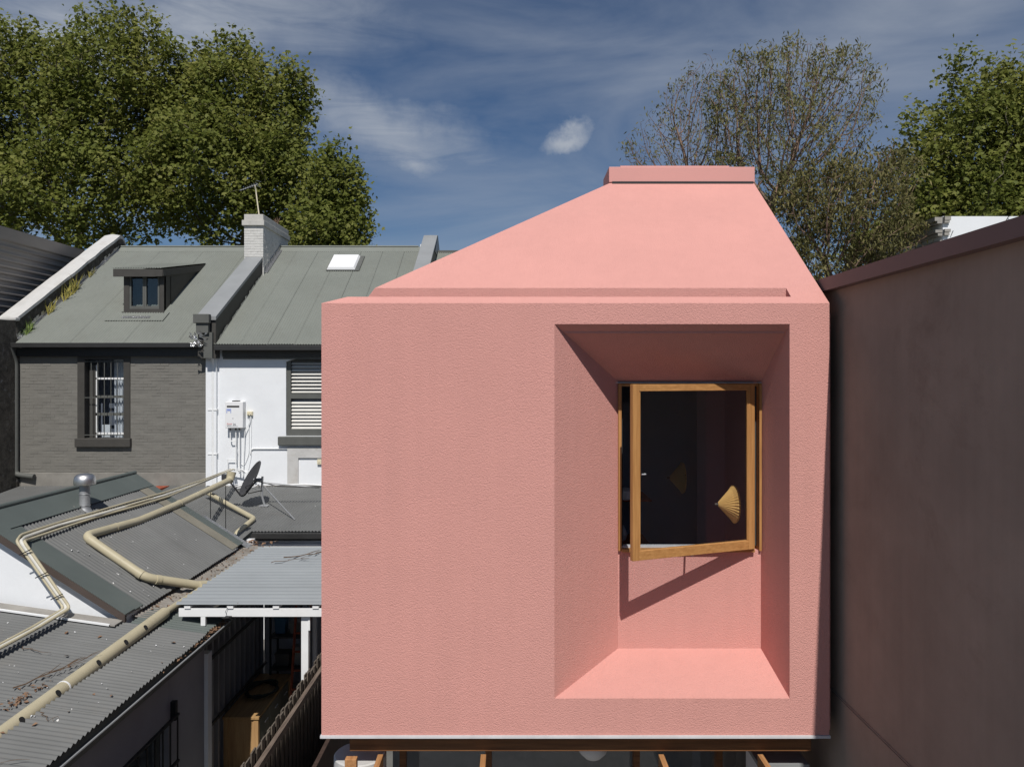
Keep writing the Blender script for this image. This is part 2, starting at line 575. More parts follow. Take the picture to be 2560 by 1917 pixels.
# ------------------------------------------------------------------ builders
def corrugated(name, parent, m, O, U, L, width, length, pitch=0.076, amp=0.0115, seg=8, trap=False, phase=0.0, edge_down=0.0):
    """Real corrugated sheet: O corner, U unit vector across the waves, L unit vector along them."""
    O, U, L = Vector(O), Vector(U).normalized(), Vector(L).normalized()
    N = U.cross(L).normalized()
    if N.z < 0:
        N = -N
    n = max(2, int(round(width / pitch * seg)))
    us = np.linspace(0, width, n + 1)
    if trap:
        ph = (us / pitch + phase) % 1.0
        hs = np.clip(np.interp(ph, [0, .12, .3, .42, 1], [0, 1, 1, 0, 0]), 0, 1) * amp * 2
    else:
        hs = np.sin((us / pitch + phase) * 2 * math.pi) * amp
    vs, fs = [], []
    rows = [0.0, 1.0]
    for r_ in rows:
        for u_, h_ in zip(us, hs):
            vs.append(O + U * u_ + L * (length * r_) + N * h_)
    k = n + 1
    for i in range(n):
        fs.append((i, i + 1, k + i + 1, k + i))
    me = bpy.data.meshes.new(name)
    me.from_pydata([tuple(v) for v in vs], [], fs)
    if not trap:
        me.polygons.foreach_set('use_smooth', [True] * len(me.polygons))
    me.update()
    return link(name, me, m, parent)


def roof_sheets(parent, m, O, U, L, width, length, sheet=0.76, pitch=0.076, amp=0.0125, trap=False, m_alt=None, alt=(), jitter=0.03, seg=6, seam=0.0):
    """A roof of separate lapped sheets, each one a part."""
    O, U, L = Vector(O), Vector(U).normalized(), Vector(L).normalized()
    N = U.cross(L).normalized()
    if N.z < 0:
        N = -N
    n = int(math.ceil(width / sheet - 1e-3))
    if seam:
        mb = MB()
        o_ = O - N * 0.03
        mb.poly(o_, o_ + U * width, o_ + U * width + L * length, o_ + L * length)
        mb.build('roof_underlay', ZINCROOF, parent, recalc=False)
    else:
        seam = -0.03
    for i in range(n):
        w_ = min(sheet - (seam if i < n - 1 else 0), width - i * sheet)
        if w_ < 0.05:
            continue
        lift = 0.004 * (i % 2) + random.uniform(0, 0.002)
        jt = random.uniform(-jitter, jitter)
        mm = m_alt if (m_alt and i in alt) else m
        corrugated('roof_sheet', parent, mm, O + U * (i * sheet) + N * lift - L * max(0, jt), U, L, w_, length + abs(jt) * 0.5,
                   pitch=pitch, amp=amp, trap=trap, phase=0, seg=seg)


def bricks(parent, m, x0, x1, z0, z1, y, holes=(), bw=0.23, bh=0.076, joint=0.010, proud=0.006, facing='y', limit=300, centre=None, m2=None):
    """Brick-by-brick face. facing 'y': wall in xz facing the camera; 'x': wall in yz facing +x."""
    items = []
    row = 0
    z = z0
    while z < z1 - 0.02:
        x = x0 - (0.12 if row % 2 else 0.0)
        while x < x1:
            a, b = max(x, x0), min(x + bw, x1)
            if b - a > 0.04:
                zb = min(z + bh, z1)
                ok = True
                for hx0, hx1, hz0, hz1 in holes:
                    if a < hx1 and b > hx0 and z < hz1 and zb > hz0:
                        ok = False
                        # trim instead of drop
                        if a < hx0 - 0.04:
                            items.append((a, hx0, z, zb))
                        if b > hx1 + 0.04:
                            items.append((hx1, b, z, zb))
                if ok:
                    items.append((a, b, z, zb))
            x += bw + joint
        z += bh + joint
        row += 1
    if centre is None:
        centre = ((x0 + x1) / 2, (z0 + z1) / 2)
    items.sort(key=lambda q: abs((q[0] + q[1]) / 2 - centre[0]) + abs((q[2] + q[3]) / 2 - centre[1]))
    rest = MB()
    unit = {}

    def boxdata(a, b, c, d, e):
        if facing == 'y':
            return (a, b, y - e, y + 0.02, c, d)
        return (y - 0.02, y + e, a, b, c, d)
    for i, (a, b, c, d) in enumerate(items):
        e = proud + random.uniform(-0.003, 0.004)
        x_ = boxdata(a, b, c, d, e)
        if i < limit:
            key = (round(b - a, 3), round(d - c, 3))
            if key not in unit:
                w_, h_ = key
                mb = MB()
                if facing == 'y':
                    mb.box(0, w_, -proud, 0.02, 0, h_)
                else:
                    mb.box(-0.02, proud, 0, w_, 0, h_)
                me = bpy.data.meshes.new('brick')
                me.from_pydata(mb.v, [], mb.f)
                me.materials.append(m)
                unit[key] = me
            o = link('brick', unit[key], None, parent)
            if facing == 'y':
                o.location += Vector((a, y - (e - proud), c))
            else:
                o.location += Vector((y + (e - proud), a, c))
            o.rotation_euler = (random.uniform(-.012, .012), 0, random.uniform(-.012, .012))
        else:
            rest.box(*x_)
    if rest.v:
        o = rest.build('brickwork', m, parent)
        o['kind'] = 'stuff'


# ------------------------------------------------------------------ ground
mb = MB()
mb.box(-400, 400, -300, 600, -0.5, 0.0)
tag(mb.build('ground', GROUND), kind='structure')
mb = MB()
mb.box(-12, 8, -6, 21, 0.0, 0.012)
tag(mb.build('pavement', PAVE), kind='structure')

# ------------------------------------------------------------------ pink house
T = 0.755                       # roof slope
pink = empty('pink_house', V(0.5, 8, -6), 'pink stuccoed upper storey with steep roof and deep splayed window recess', 'house')
X0, X1, D0 = -1.52, 2.49, 6.0
ZB, ZT = -2.83, 0.575
ox0, ox1, oz0, oz1 = 0.319, 2.176, -2.542, 0.410
ix0, ix1, iz0, iz1, D1 = 0.900, 2.137, -2.355, -0.045, 6.58
wz0, wz1 = -1.507, -0.055
mb = MB()
f_ = lambda x, z: V(x, D0, z)
g_ = lambda x, z: V(x, D1, z)
# front face ring
mb.poly(f_(X0, ZB), f_(X1, ZB), f_(ox1, oz0), f_(ox0, oz0))
mb.poly(f_(X1, ZB), f_(X1, ZT), f_(ox1, oz1), f_(ox1, oz0))
mb.poly(f_(X1, ZT), f_(X0, ZT), f_(ox0, oz1), f_(ox1, oz1))
mb.poly(f_(X0, ZT), f_(X0, ZB), f_(ox0, oz0), f_(ox0, oz1))
# splayed recess
mb.poly(f_(ox0, oz0), f_(ox1, oz0), g_(ix1, iz0), g_(ix0, iz0))
mb.poly(f_(ox1, oz0), f_(ox1, oz1), g_(ix1, iz1), g_(ix1, iz0))
mb.poly(f_(ox1, oz1), f_(ox0, oz1), g_(ix0, iz1), g_(ix1, iz1))
mb.poly(f_(ox0, oz1), f_(ox0, oz0), g_(ix0, iz0), g_(ix0, iz1))
# wall below the window and its reveal
mb.poly(g_(ix0, iz0), g_(ix1, iz0), g_(ix1, wz0), g_(ix0, wz0))
mb.poly(g_(ix0, wz0), g_(ix1, wz0), V(ix1, D1 + .2, wz0), V(ix0, D1 + .2, wz0))
mb.poly(g_(ix0, iz1), V(ix0, D1 + .2, iz1), V(ix1, D1 + .2, iz1), g_(ix1, iz1))
mb.poly(g_(ix0, wz0), V(ix0, D1 + .2, wz0), V(ix0, D1 + .2, iz1), g_(ix0, iz1))
mb.poly(g_(ix1, wz0), V(ix1, D1 + .2, wz0), V(ix1, D1 + .2, iz1), g_(ix1, iz1))
# sides, underside, back
BK = 11.0
mb.poly(f_(X0, ZB), f_(X0, ZT), V(X0, BK, ZT), V(X0, BK, ZB))
mb.poly(f_(X1, ZB), f_(X1, ZT), V(X1, BK, ZT), V(X1, BK, ZB))
mb.poly(f_(X0, ZB), f_(X1, ZB), V(X1, BK, ZB), V(X0, BK, ZB))
mb.poly(V(X0, BK, ZB), V(X1, BK, ZB), V(X1, BK, ZT), V(X0, BK, ZT))
mb.build('wall', PINK, pink, recalc=False)
mb = MB()
mb.poly(V(X1 + .002, D0 + .09, ZB), V(X1 + .045, D0 + .09, ZB), V(X1 + .045, D0 + .09, .50), V(X1 + .002, D0 + .09, .56))
mb.poly(V(X1 + .045, D0 + .09, ZB), V(X1 + .045, BK, ZB), V(X1 + .045, BK, .5), V(X1 + .045, D0 + .09, .5))
mb.build('side_return', PINK, pink, recalc=False)
# small drip bead across the soffit
mb = MB()
tt = 0.13
sx0 = ox0 + (ix0 - ox0) * tt
sx1 = ox1 + (ix1 - ox1) * tt
sz = oz1 + (iz1 - oz1) * tt
mb.bar(V(sx0 + .01, D0 + .58 * tt, sz - .003), V(sx1 - .01, D0 + .58 * tt, sz - .003), 0.012, 0.012)
mb.build('drip_bead', PINK, pink)

# roof with the box-gutter notch
rz = lambda d: ZT + T * (d - D0)
dn0, dn1, dt = 6.077, 6.187, 7.89
xn = 2.215
tx0, tx1 = 0.997, X1
hip = lambda d: -1.365 + (tx0 + 1.365) * (d - 6.0) / (dt - 6.0)
mb = MB()
mb.poly(V(X0, D0, ZT), V(xn, D0, ZT), V(xn, dn0, rz(dn0)), V(-1.33, dn0, rz(dn0)))
mb.poly(V(xn, D0, ZT), V(X1, D0, ZT), V(X1, dn1, rz(dn1)), V(xn, dn1, rz(dn1)), V(xn, dn0, rz(dn0)))
mb.poly(V(-1.33, dn0, rz(dn0)), V(xn, dn0, rz(dn0)), V(xn, dn0, .50), V(-1.33, dn0, .50))          # front cheek of the notch
mb.poly(V(-1.40, dn0, .50), V(xn, dn0, .50), V(xn, dn1, .50), V(-1.40, dn1, .50))                 # floor
mb.poly(V(-1.30, dn1, .50), V(xn, dn1, .50), V(xn, dn1, rz(dn1)), V(hip(dn1), dn1, rz(dn1)))        # back cheek
mb.poly(V(xn, dn0, .50), V(xn, dn0, rz(dn0)), V(xn, dn1, rz(dn1)), V(xn, dn1, .50))                 # end cheek
mb.poly(V(hip(dn1), dn1, rz(dn1)), V(X1, dn1, rz(dn1)), V(tx1, dt, rz(dt)), V(tx0, dt, rz(dt)))
mb.poly(V(tx0, dt, rz(dt)), V(tx1, dt, rz(dt)), V(tx1, 8.4, rz(dt)), V(tx0, 8.4, rz(dt)))
mb.poly(V(X1, D0, ZT), V(X1, BK, ZT), V(tx1, 8.4, rz(dt)), V(tx1, dt, rz(dt)))
mb.poly(V(tx0, 8.4, rz(dt)), V(tx1, 8.4, rz(dt)), V(X1, BK, ZT), V(X0, BK, ZT))
mb.poly(V(X0, D0, ZT), V(-1.33, dn0, rz(dn0)), V(-1.30, dn1, .50), V(hip(dn1), dn1, rz(dn1)), V(tx0, dt, rz(dt)), V(tx0, 8.4, rz(dt)), V(X0, BK, ZT))
mb.build('roof', PINK, pink, recalc=False)
rt = rz(dt)
mb = MB()
mb.box(tx0 - .012, tx1 + .006, dt - .012, 8.38, H + rt + .006, H + rt + .165)
mb.build('roof_cap', PINKMETAL, pink, bevel=0.004)
mb = MB()
mb.box(tx0 + .11, tx1 - .25, dt + .02, 8.3, H + rt + .165, H + rt + .185)
mb.build('cap_lid', PINKMETAL, pink)
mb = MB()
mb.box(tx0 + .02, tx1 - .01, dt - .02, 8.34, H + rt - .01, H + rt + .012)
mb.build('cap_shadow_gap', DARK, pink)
mb = MB()
mb.box(X0 - .008, X1 + .004, D0 - .014, D0 + .02, H + ZB - .022, H + ZB - .002)
mb.build('base_flashing', SILVER, pink)

# window
win = empty('window', Vector((0, 0, 0)))
win.parent = pink
win.location = V(1.5, 6.55, -0.8) - pink.location


def wpart(name, m, mb_, **k):
    return mb_.build(name, m, win, **k)


for a, b in ((ix0, ix0 + .028), (ix1 - .022, ix1)):
    wpart('jamb', OAKZ, MB().box(a + .001, b - .001, D1 - .028, D1 + .10, H + wz0 + .001, H + wz1 - .012))
wpart('head_frame', OAK, MB().box(ix0 + .001, ix1 - .001, D1 + .01, D1 + .10, H + wz1 - .034, H + wz1 - .012))
wpart('sill', OAK, MB().box(ix0 + .030, ix1 - .062, D1 - .04, D1 + .10, H + wz0 - .008, H + wz0 + .018), bevel=.003)
wpart('sill_track', SILVER, MB().box(ix0 + .032, ix1 - .064, D1 + .02, D1 + .09, H + wz0 + .019, H + wz0 + .032))
wpart('head_flashing', SILVER, MB().box(ix0 - .03, ix1 + .0, D1 - .022, D1 + .008, H + wz1 - .004, H + wz1 + .001))
wpart('jamb_shade_strip', TRIM, MB().box(ix1 - .080, ix1 - .023, D1 + .05, D1 + .09, H + wz0 + .03, H + wz1 - .034))  # dark strip painted in for the shade beside the hinge jamb
wpart('jamb_seal', BLACK, MB().box(ix0 + .030, ix0 + .046, D1 + .03, D1 + .09, H + wz0 + .03, H + wz1 - .034))
# open casement
ang = R(21.5)
hx, hy, sw = 2.06, 6.545, 1.20
sz0, sz1 = -1.483, -0.066
u = Vector((-math.cos(ang), -math.sin(ang), 0))
nrm = Vector((-math.sin(ang), math.cos(ang), 0))


def sash_box(a, b, z0, z1, t0=-0.022, t1=0.022):
    o = Vector((hx, hy, H))
    vs = []
    for s_ in (a, b):
        for t_ in (t0, t1):
            for z_ in (z0, z1):
                vs.append(o + u * s_ + nrm * t_ + Vector((0, 0, z_)))
    return MB().add(vs, [(0, 1, 3, 2), (4, 6, 7, 5), (0, 4, 5, 1), (2, 3, 7, 6), (0, 2, 6, 4), (1, 5, 7, 3)])


wpart('sash_stile', OAKZ, sash_box(0, .060, sz0, sz1), bevel=.003)
wpart('sash_stile', OAKZ, sash_box(sw - .060, sw, sz0, sz1), bevel=.003)
wpart('sash_rail', OAK, sash_box(.0605, sw - .0605, sz1 - .056, sz1 - .001), bevel=.003)
wpart('sash_rail', OAK, sash_box(.0605, sw - .0605, sz0 + .001, sz0 + .078), bevel=.003)
wpart('glass_pane', GLASS, sash_box(.058, sw - .058, sz0 + .070, sz1 - .052, -.003, .003))
wpart('glazing_bead', OAKZ, sash_box(.061, .073, sz0 + .08, sz1 - .058, -.016, -.004))
wpart('glazing_bead', OAKZ, sash_box(sw - .073, sw - .061, sz0 + .08, sz1 - .058, -.016, -.004))
o = Vector((hx, hy, H)) + u * (sw - .10) + nrm * 0.04 + Vector((0, 0, -0.80))
wpart('handle', SILVER, MB().tube([o - u * .02, o - u * .055, o - u * .060 + nrm * .02], .006, 8))
wpart('stay', SILVER, MB().bar(V(1.48, 6.60, -1.492), Vector((hx, hy, H)) + u * .62 + Vector((0, 0, -1.492)), .018, .006))

# the room behind the window
room = empty('dark_room', V(1.5, 7.5, -1), 'dark painted room seen through the open timber window', 'room')
mb = MB()
rx0, rx1, ry0, ry1, rz0, rz1 = X0 + .1, X1 - .1, D1 + .21, 9.6, H - 2.6, H + .35
mb.poly((rx0, ry0, rz0), (rx0, ry1, rz0), (rx0, ry1, rz1), (rx0, ry0, rz1))
mb.poly((rx0, ry1, rz0), (1.60 * 9.6 / 6.6, ry1, rz0), (1.60 * 9.6 / 6.6, ry1, rz1), (rx0, ry1, rz1))
mb.poly((rx0, ry0, rz1), (rx1, ry0, rz1), (rx1, ry1, rz1), (rx0, ry1, rz1))
mb.poly((rx0, ry0, rz0), (rx1, ry0, rz0), (rx1, ry1, rz0), (rx0, ry1, rz0))
mb.build('room_wall', ROOM, room, recalc=False)
mb = MB()
mb.poly((rx1, ry0, rz0), (rx1, ry1, rz0), (rx1, ry1, rz1), (rx1, ry0, rz1))
mb.poly((2.07, 8.6, rz0), (rx1, 8.6, rz0), (rx1, 8.6, rz1), (2.07, 8.6, rz1))
mb.build('room_wall', ROOM2, room, recalc=False)
mb = MB()
mb.box(X0 + .1, ix0 - .01, D1 + .12, D1 + .21, rz0, rz1)
mb.box(ix1 + .01, X1 - .1, D1 + .12, D1 + .21, rz0, rz1)
mb.build('room_lining', ROOM, room)


def pleated_lamp(loc, rad, ln, label, m):
    root = empty('wall_lamp', loc, label, 'lamp')
    mbp = MB()
    n = 72
    for k, (r_, h_) in enumerate(((rad * .10, 0), (rad * .80, ln * .72), (rad, ln * .86), (rad * .93, ln))):
        for j in range(n):
            a = 2 * math.pi * j / n
            rr = r_ * (1 + (0.035 if j % 2 else -0.035))
            mbp.v.append((loc[0] + h_, loc[1] + rr * math.cos(a), loc[2] + rr * math.sin(a)))
    for k in range(3):
        for j in range(n):
            a = k * n + j
            b = k * n + (j + 1) % n
            mbp.f.append((a, b, b + n, a + n))
    mbp.build('lamp_shade', m, root)
    MB().tube([(loc[0] - .03, loc[1], loc[2]), (loc[0] + ln * .6, loc[1], loc[2])], .012, 8).build('lamp_stem', TRIM, root)
    MB().lathe((loc[0] + ln * .55, loc[1], loc[2]), [(.001, -.05), (.03, -.03), (.035, .02), (.02, .05), (.001, .055)], 16, 'x').build('bulb', WPLAST, root)
    return root


pleated_lamp(at(1795, 1260, 6.86), 0.168, .160, 'amber pleated fan lampshade catching the sun behind the window glass', SHADE)
pleated_lamp(at(1674, 1194, 8.7), 0.175, .16, 'second pleated lampshade standing in for the reflection in the window glass', SHADE)  # solid lampshade put in for the lamp reflection in the glass
# bench with things on it, glimpsed at the left of the opening
bench = empty('kitchen_bench', V(1.25, 8.3, -2.4), 'dark shelf unit with red edges inside the window gap', 'shelf')
for k, z_ in enumerate((-1.66, -1.30, -.82)):
    MB().box(.95, 1.45, 8.0, 8.6, H + z_ - .5, H + z_ - .485).build('shelf', RUST, bench)
MB().box(.95, 1.45, 8.6, 8.62, H - 2.5, H - .3).build('back_panel', ROOM, bench)
MB().lathe(V(1.17, 8.3, -1.785), [(.001, 0), (.05, 0), (.07, .06), (.04, .13), (.03, .16)], 16).build('vase', WPLAST)
tag(bpy.data.objects['vase'], 'small white vase on the dark shelf inside the window gap', 'vase')
tag(MB().lathe(V(1.16, 7.95, -1.28), [(.001, 0), (.09, .0), (.10, .03), (.10, .09), (.02, .12)], 16).build('table_lamp', WPLAST),
    'pale green-white drum shape glimpsed inside the window gap', 'lamp')

# timber below the pink box
MB().box(-1.32, 2.385, 6.10, 6.16, H - 3.008, H - 2.858).build('beam', BEAM, pink, bevel=.004)
for x_ in (-1.07, -.245, 1.18, 1.975):
    MB().box(x_ - .022, x_ + .022, 4.2, 6.099, H - 3.16, H - 3.03).build('rafter', RAFTER, pink, bevel=.003)
    MB().box(x_ - .03, x_ + .03, 7.30, 7.38, H - 6, H - 2.832).build('mullion', BEAM, pink)
MB().box(-1.315, -1.225, 5.90, 5.96, H - 6, H - 2.975).build('post', RAFTER, pink, bevel=.003)
MB().lathe(V(-1.28, 6.33, -6.0), [(.215, 0), (.215, 2.855), (.205, 2.865), (.001, 2.865)], 48).build('column', COPW, pink, smooth=True)
mb = MB()
mb.box(-1.5, 2.45, 7.42, 7.44, 0, H - 2.832)
mb.build('glass_wall', DGLASS, pink)
mb = MB()
mb.box(-1.5, 2.45, 9.4, 9.5, 0, H - 2.832)
mb.build('ground_floor_wall', CEMENT, pink)
tag(MB().lathe(V(.70, 6.75, -3.26), [(.001, -.14), (.07, -.12), (.12, -.07), (.14, 0), (.12, .07), (.07, .12), (.001, .14)], 32).build('globe_pendant', WPLAST, smooth=True),
    'white globe light hanging under the timber beam below the pink box', 'lamp')
ts = empty('planter_bench', V(2.28, 6.4, -6), 'white ledge under the pink box beside the brown wall', 'bench')
MB().box(2.02, 2.40, 6.24, 6.62, 0, H - 3.20).build('body', WHITE, ts)
MB().box(2.00, 2.41, 6.20, 6.64, H - 3.20, H - 3.165).build('top', COPG, ts)

# ------------------------------------------------------------------ brown wall on the right
bw = empty('boundary_wall', V(2.9, 5, -6), 'tall brown rendered boundary wall in shade right of the pink house', 'wall')
mb = MB()
mb.box(2.59, 3.2, -9, 18, 0, H + .70)
mb.build('wall', RENDER_W, bw)
mb = MB()
mb.add([(2.51, -9, H + .69), (2.51, 18, H + .69), (2.515, -9, H + .795), (2.515, 18, H + .795), (3.25, -9, H + .83), (3.25, 18, H + .83), (3.25, -9, H + .69), (3.25, 18, H + .69)],
       [(0, 1, 3, 2), (2, 3, 5, 4), (4, 5, 7, 6), (0, 6, 7, 1), (0, 2, 4, 6), (1, 7, 5, 3)])
mb.build('coping', COPING_B, bw)
mb = MB()
for z_, h_ in ((-2.545, .006), (-2.560, .004)):
    mb.bar(V(2.588, 6.2, z_), V(2.588, -4, z_ + .02), .012, h_)
mb.build('render_joint', RENDER_W, bw)

# far white parapet right
wb = empty('white_parapet_house', V(15, 24, -6), 'white rendered parapet house with stepped cornice behind the brown wall', 'house')
s = 24 / F
xa = (2357 - 1285) * s
zt = (940 - 541) * s
mb = MB()
mb.box(xa, xa + 5, 24, 29, 0, H + zt)
mb.build('wall', WHITE, wb)
for k, (z_, e_, h_) in enumerate(((-.02, .24, .12), (-.14, .16, .08), (-.42, .22, .09), (-.53, .14, .08), (-.75, .08, .05))):
    MB().box(xa - e_, xa - .001, 24.02, 29, H + zt + z_ - h_, H + zt + z_).build('cornice_moulding', CEMENT, wb)
    MB().box(xa + .001, xa + .10 + e_ * .4, 23.93 - e_ * .2, 23.999, H + zt + z_ - h_, H + zt + z_).build('cornice_return', CEMENT, wb)
MB().tube([(xa + 1.55, 23.97, H + zt - .9), (xa + 2.05, 23.97, H + zt - .02), (xa + 2.1, 23.9, H + zt + .01)], .012, 6).build('cable', BLACK, wb)
MB().tube([(xa + .24, 23.95, H + zt - .60), (xa + .30, 23.95, H + zt - .46)], .010, 6).build('bracket', BLACK, wb)

# ------------------------------------------------------------------ terraces
E0, RG = 21.4, 27.1
ZE, ZR = 0.95, 4.54
TS = (ZR - ZE) / (RG - E0)
roofz = lambda d: ZE + TS * (d - E0)
Ldir = Vector((0, 1, TS)).normalized()
rlen = math.hypot(RG - E0, ZR - ZE)

gh = empty('grey_terrace_house', V(-11.3, 23, -6), 'grey painted brick terrace with dormer and barred window', 'house')
wx0, wx1, gz0, gz1 = -12.19, -11.08, -1.76, .50
mb = MB()
YW = 21.6
mb.box(-14.05, wx0 - .15, YW, YW + .25, 0, H + .95)
mb.box(wx1 + .15, -8.70, YW, YW + .25, 0, H + .95)
mb.box(wx0 - .15, wx1 + .15, YW + .001, YW + .249, 0, H + gz0 - .1)
mb.box(wx0 - .15, wx1 + .15, YW + .001, YW + .249, H + gz1 + .1, H + .95)
mb.build('wall', GREYPAINT, gh)
bricks(gh, GREYPAINT, -14.0, -8.72, H - 2.72, H + .55, YW, holes=((wx0 - .21, wx1 + .19, H + gz0 - .25, H + .58),), centre=(-10.6, H - .9), limit=300, proud=.003)
MB().box(-14.0, -8.73, YW - .035, YW - .001, H - 3.3, H - 2.74).build('plinth_render', mat('plinth_cement', (.22, .21, .19), rough=.9, var=.12, vscale=3), gh, bevel=.01)
roof_sheets(gh, GREYROOF, V(-14.0, E0 - .12, roofz(E0 - .12) + .02), (1, 0, 0), Ldir, 5.12, rlen + .1, amp=.012, seam=.014)
roofback = Vector((0, 1, -TS)).normalized()
corrugated('rear_roof_slope', gh, GREYROOF, V(-14.0, RG, ZR + .02), (1, 0, 0), roofback, 5.12, 5)
mb = MB()
mb.add([V(-14.0, RG - .28, ZR - .155), V(-14.0, RG, ZR + .07), V(-14.0, RG + .28, ZR - .155), V(-8.9, RG - .28, ZR - .155), V(-8.9, RG, ZR + .07), V(-8.9, RG + .28, ZR - .155)],
       [(0, 1, 4, 3), (1, 2, 5, 4)])
mb.build('ridge_cap', GREYROOF, gh, recalc=False)
MB().tube([V(-14.0, RG - .02, ZR + .075), V(-8.95, RG - .02, ZR + .075)], .03, 8).build('ridge_roll', GREYROOF, gh)
MB().box(-14.1, -8.72, E0 - .16, E0 - .02, H + .80, H + .93).build('gutter', DARK, gh, bevel=.01)
MB().box(-14.05, -8.72, YW - .14, YW - .002, H + .56, H + .80).build('fascia', DARK, gh)
MB().tube(bend([V(-14.12, E0 - .12, .8), V(-14.10, YW - .1, .4), V(-14.10, YW - .1, -2.78), V(-13.55, YW - .14, -2.84)], .12), .075, 12).build('downpipe', TRIM2, gh, smooth=True)
# window surround
gw = empty('window', Vector((0, 0, 0)))
gw.parent = gh
gw.location = V(-11.6, YW, -.6) - gh.location
for (a, b, c, d) in ((wx0 - .20, wx0, gz0, .575), (wx1, wx1 + .18, gz0, .575), (wx0 + .001, wx1 - .001, gz1 - .03, .575)):
    MB().box(a, b, YW - .035, YW + .22, H + c, H + d).build('surround', TRIM, gw)
MB().box(wx0 - .24, wx1 + .22, YW - .12, YW + .2, H + gz0 - .25, H + gz0 - .001).build('sill', TRIM, gw, bevel=.02)
fy = YW + .16
for zz, mm, hh in ((-.07, WHITEP, .05), (-.58, TRIM2, .05), (-1.09, TRIM2, .08), (-1.64, WHITEP, .05)):
    MB().box(wx0 + .22, wx1 - .001, fy, fy + .04, H + zz - hh / 2, H + zz + hh / 2).build('glazing_bar', mm, gw)
MB().box(wx0 + .05, wx0 + .22, fy - .02, fy + .05, H + gz0, H + gz1 - .18).build('sash_stile', TRIM, gw)
MB().box(wx0 + .22, wx0 + .245, fy, fy + .04, H + gz0, H + gz1 - .18).build('sash_edge', WHITEP, gw)
MB().box(wx0 + .001, wx1 - .001, YW + .221, YW + .226, H + gz0, H + gz1).build('glass_pane', DGLASS, gw)
for k in range(6):
    xx = wx0 + .18 + k * .187
    if k < 6:
        MB().tube([V(xx, YW - .01, gz0 + .06), V(xx, YW - .01, gz1 - .06)], .011, 6).build('security_bar', TRIM2, gw)
for zz in (gz1 - .09, -.61, gz0 + .09):
    MB().bar(V(wx0, YW - .022, zz), V(wx1, YW - .022, zz), .012, .02).build('security_rail', TRIM2, gw)
# curtain with folds
mb = MB()
nx = 40
xs = np.linspace(wx0 + .66, wx1 + .02, nx)
prev = None
for i, x_ in enumerate(xs):
    y_ = YW + .34 + .035 * math.sin(i * .9) + .01 * math.sin(i * 2.3)
    mb.v += [tuple(V(x_, y_, gz0 - .05)), tuple(V(x_ - .01, y_, gz1 + .05))]
for i in range(nx - 1):
    mb.f.append((2 * i, 2 * i + 2, 2 * i + 3, 2 * i + 1))
mb.build('curtain', CURT, gw, smooth=True, recalc=False)
MB().box(wx0 + .30, wx0 + .55, YW + .34, YW + .36, H + gz0, H + gz0 + .36).build('pale_card', CURT, gw)
mb = MB()
mb.box(wx0 - .5, wx1 + .5, YW + .9, YW + .92, H + gz0 - .5, H + gz1 + .4)
mb.box(wx0 - .5, wx1 + .5, YW + .26, YW + .9, H + gz1 + .2, H + gz1 + .22)
mb.box(wx0 - .5, wx0 - .48, YW + .26, YW + .9, H + gz0 - .5, H + gz1 + .2)
mb.box(wx1 + .48, wx1 + .5, YW + .26, YW + .9, H + gz0 - .5, H + gz1 + .2)
mb.build('room_interior', ROOM, gh)

# dormer
dm = empty('dormer', Vector((0, 0, 0)))
dm.parent = gh
FD = 22.93
dm.location = V(-11.15, FD, 2.4) - gh.location
dx0, dx1, dz0, dz1 = -11.76, -10.55, 1.90, 3.10
MB().box(dx0, dx1, FD + .40, FD + .44, H + dz0 + .1, H + dz1 - .02).build('dormer_back', DARK, dm)
for a, b, c, d in ((dx0, dx0 + .16, dz0, dz1), (dx1 - .12, dx1, dz0, dz1), (dx0 + .16, dx1 - .12, dz1 - .10, dz1), (dx0 + .16, dx1 - .12, dz0, dz0 + .12)):
    MB().box(a, b, FD - .03, FD + .1, H + c, H + d).build('frame', TRIM, dm)
mxx = (dx0 + dx1) / 2 + .01
for a in (dx0 + .16, mxx):
    b = a + (mxx - dx0 - .16)
    MB().box(a + .002, a + .055, FD - .01, FD + .03, H + dz0 + .12, H + dz1 - .10).build('casement_stile', TRIM2, dm)
    MB().box(b - .055, b - .002, FD - .01, FD + .03, H + dz0 + .12, H + dz1 - .10).build('casement_stile', TRIM2, dm)
    MB().box(a + .055, b - .055, FD - .008, FD + .03, H + dz0 + .12, H + dz0 + .21).build('casement_rail', TRIM2, dm)
    MB().box(a + .05, b - .05, FD + .035, FD + .04, H + dz0 + .2, H + dz1 - .10).build('glass_pane', DGLASS, dm)
MB().box(dx0 - .03, dx1 + .03, FD - .10, FD - .03, H + dz0 - .045, H + dz0 + .03).build('sill', TRIM, dm)
# cheeks
for xx in (dx1, dx0):
    mb = MB()
    e_ = .03 if xx == dx1 else -.03
    pts = [(FD, dz0), (FD, dz1 + .05), (26.0, 3.80), (26.0, roofz(26.0) - .05)]
    a = [V(xx, p[0], p[1]) for p in pts]
    b = [V(xx - e_, p[0], p[1]) for p in pts]
    mb.add(a + b, [(0, 1, 2, 3), (4, 7, 6, 5), (0, 4, 5, 1), (1, 5, 6, 2), (2, 6, 7, 3), (3, 7, 4, 0)])
    mb.build('cheek', TRIM, dm)
dl = Vector((0, 1, .19)).normalized()
corrugated('dormer_roof_sheet', dm, GREYROOF, V(dx0 - .22, FD - .24, 3.225), (1, 0, 0), dl, dx1 - dx0 + .26, 3.32)
MB().box(dx0 - .22, dx1 - .16, FD - .22, FD - .18, H + 2.97, H + 3.20).build('fascia', TRIM, dm)
mb = MB()
mb.bar(V(dx1 + .05, FD - .21, 3.09), V(dx1 + .05, 26.1, 3.09 + .19 * (26.1 - FD + .21)), .03, .20)
mb.build('barge_board', TRIM, dm)
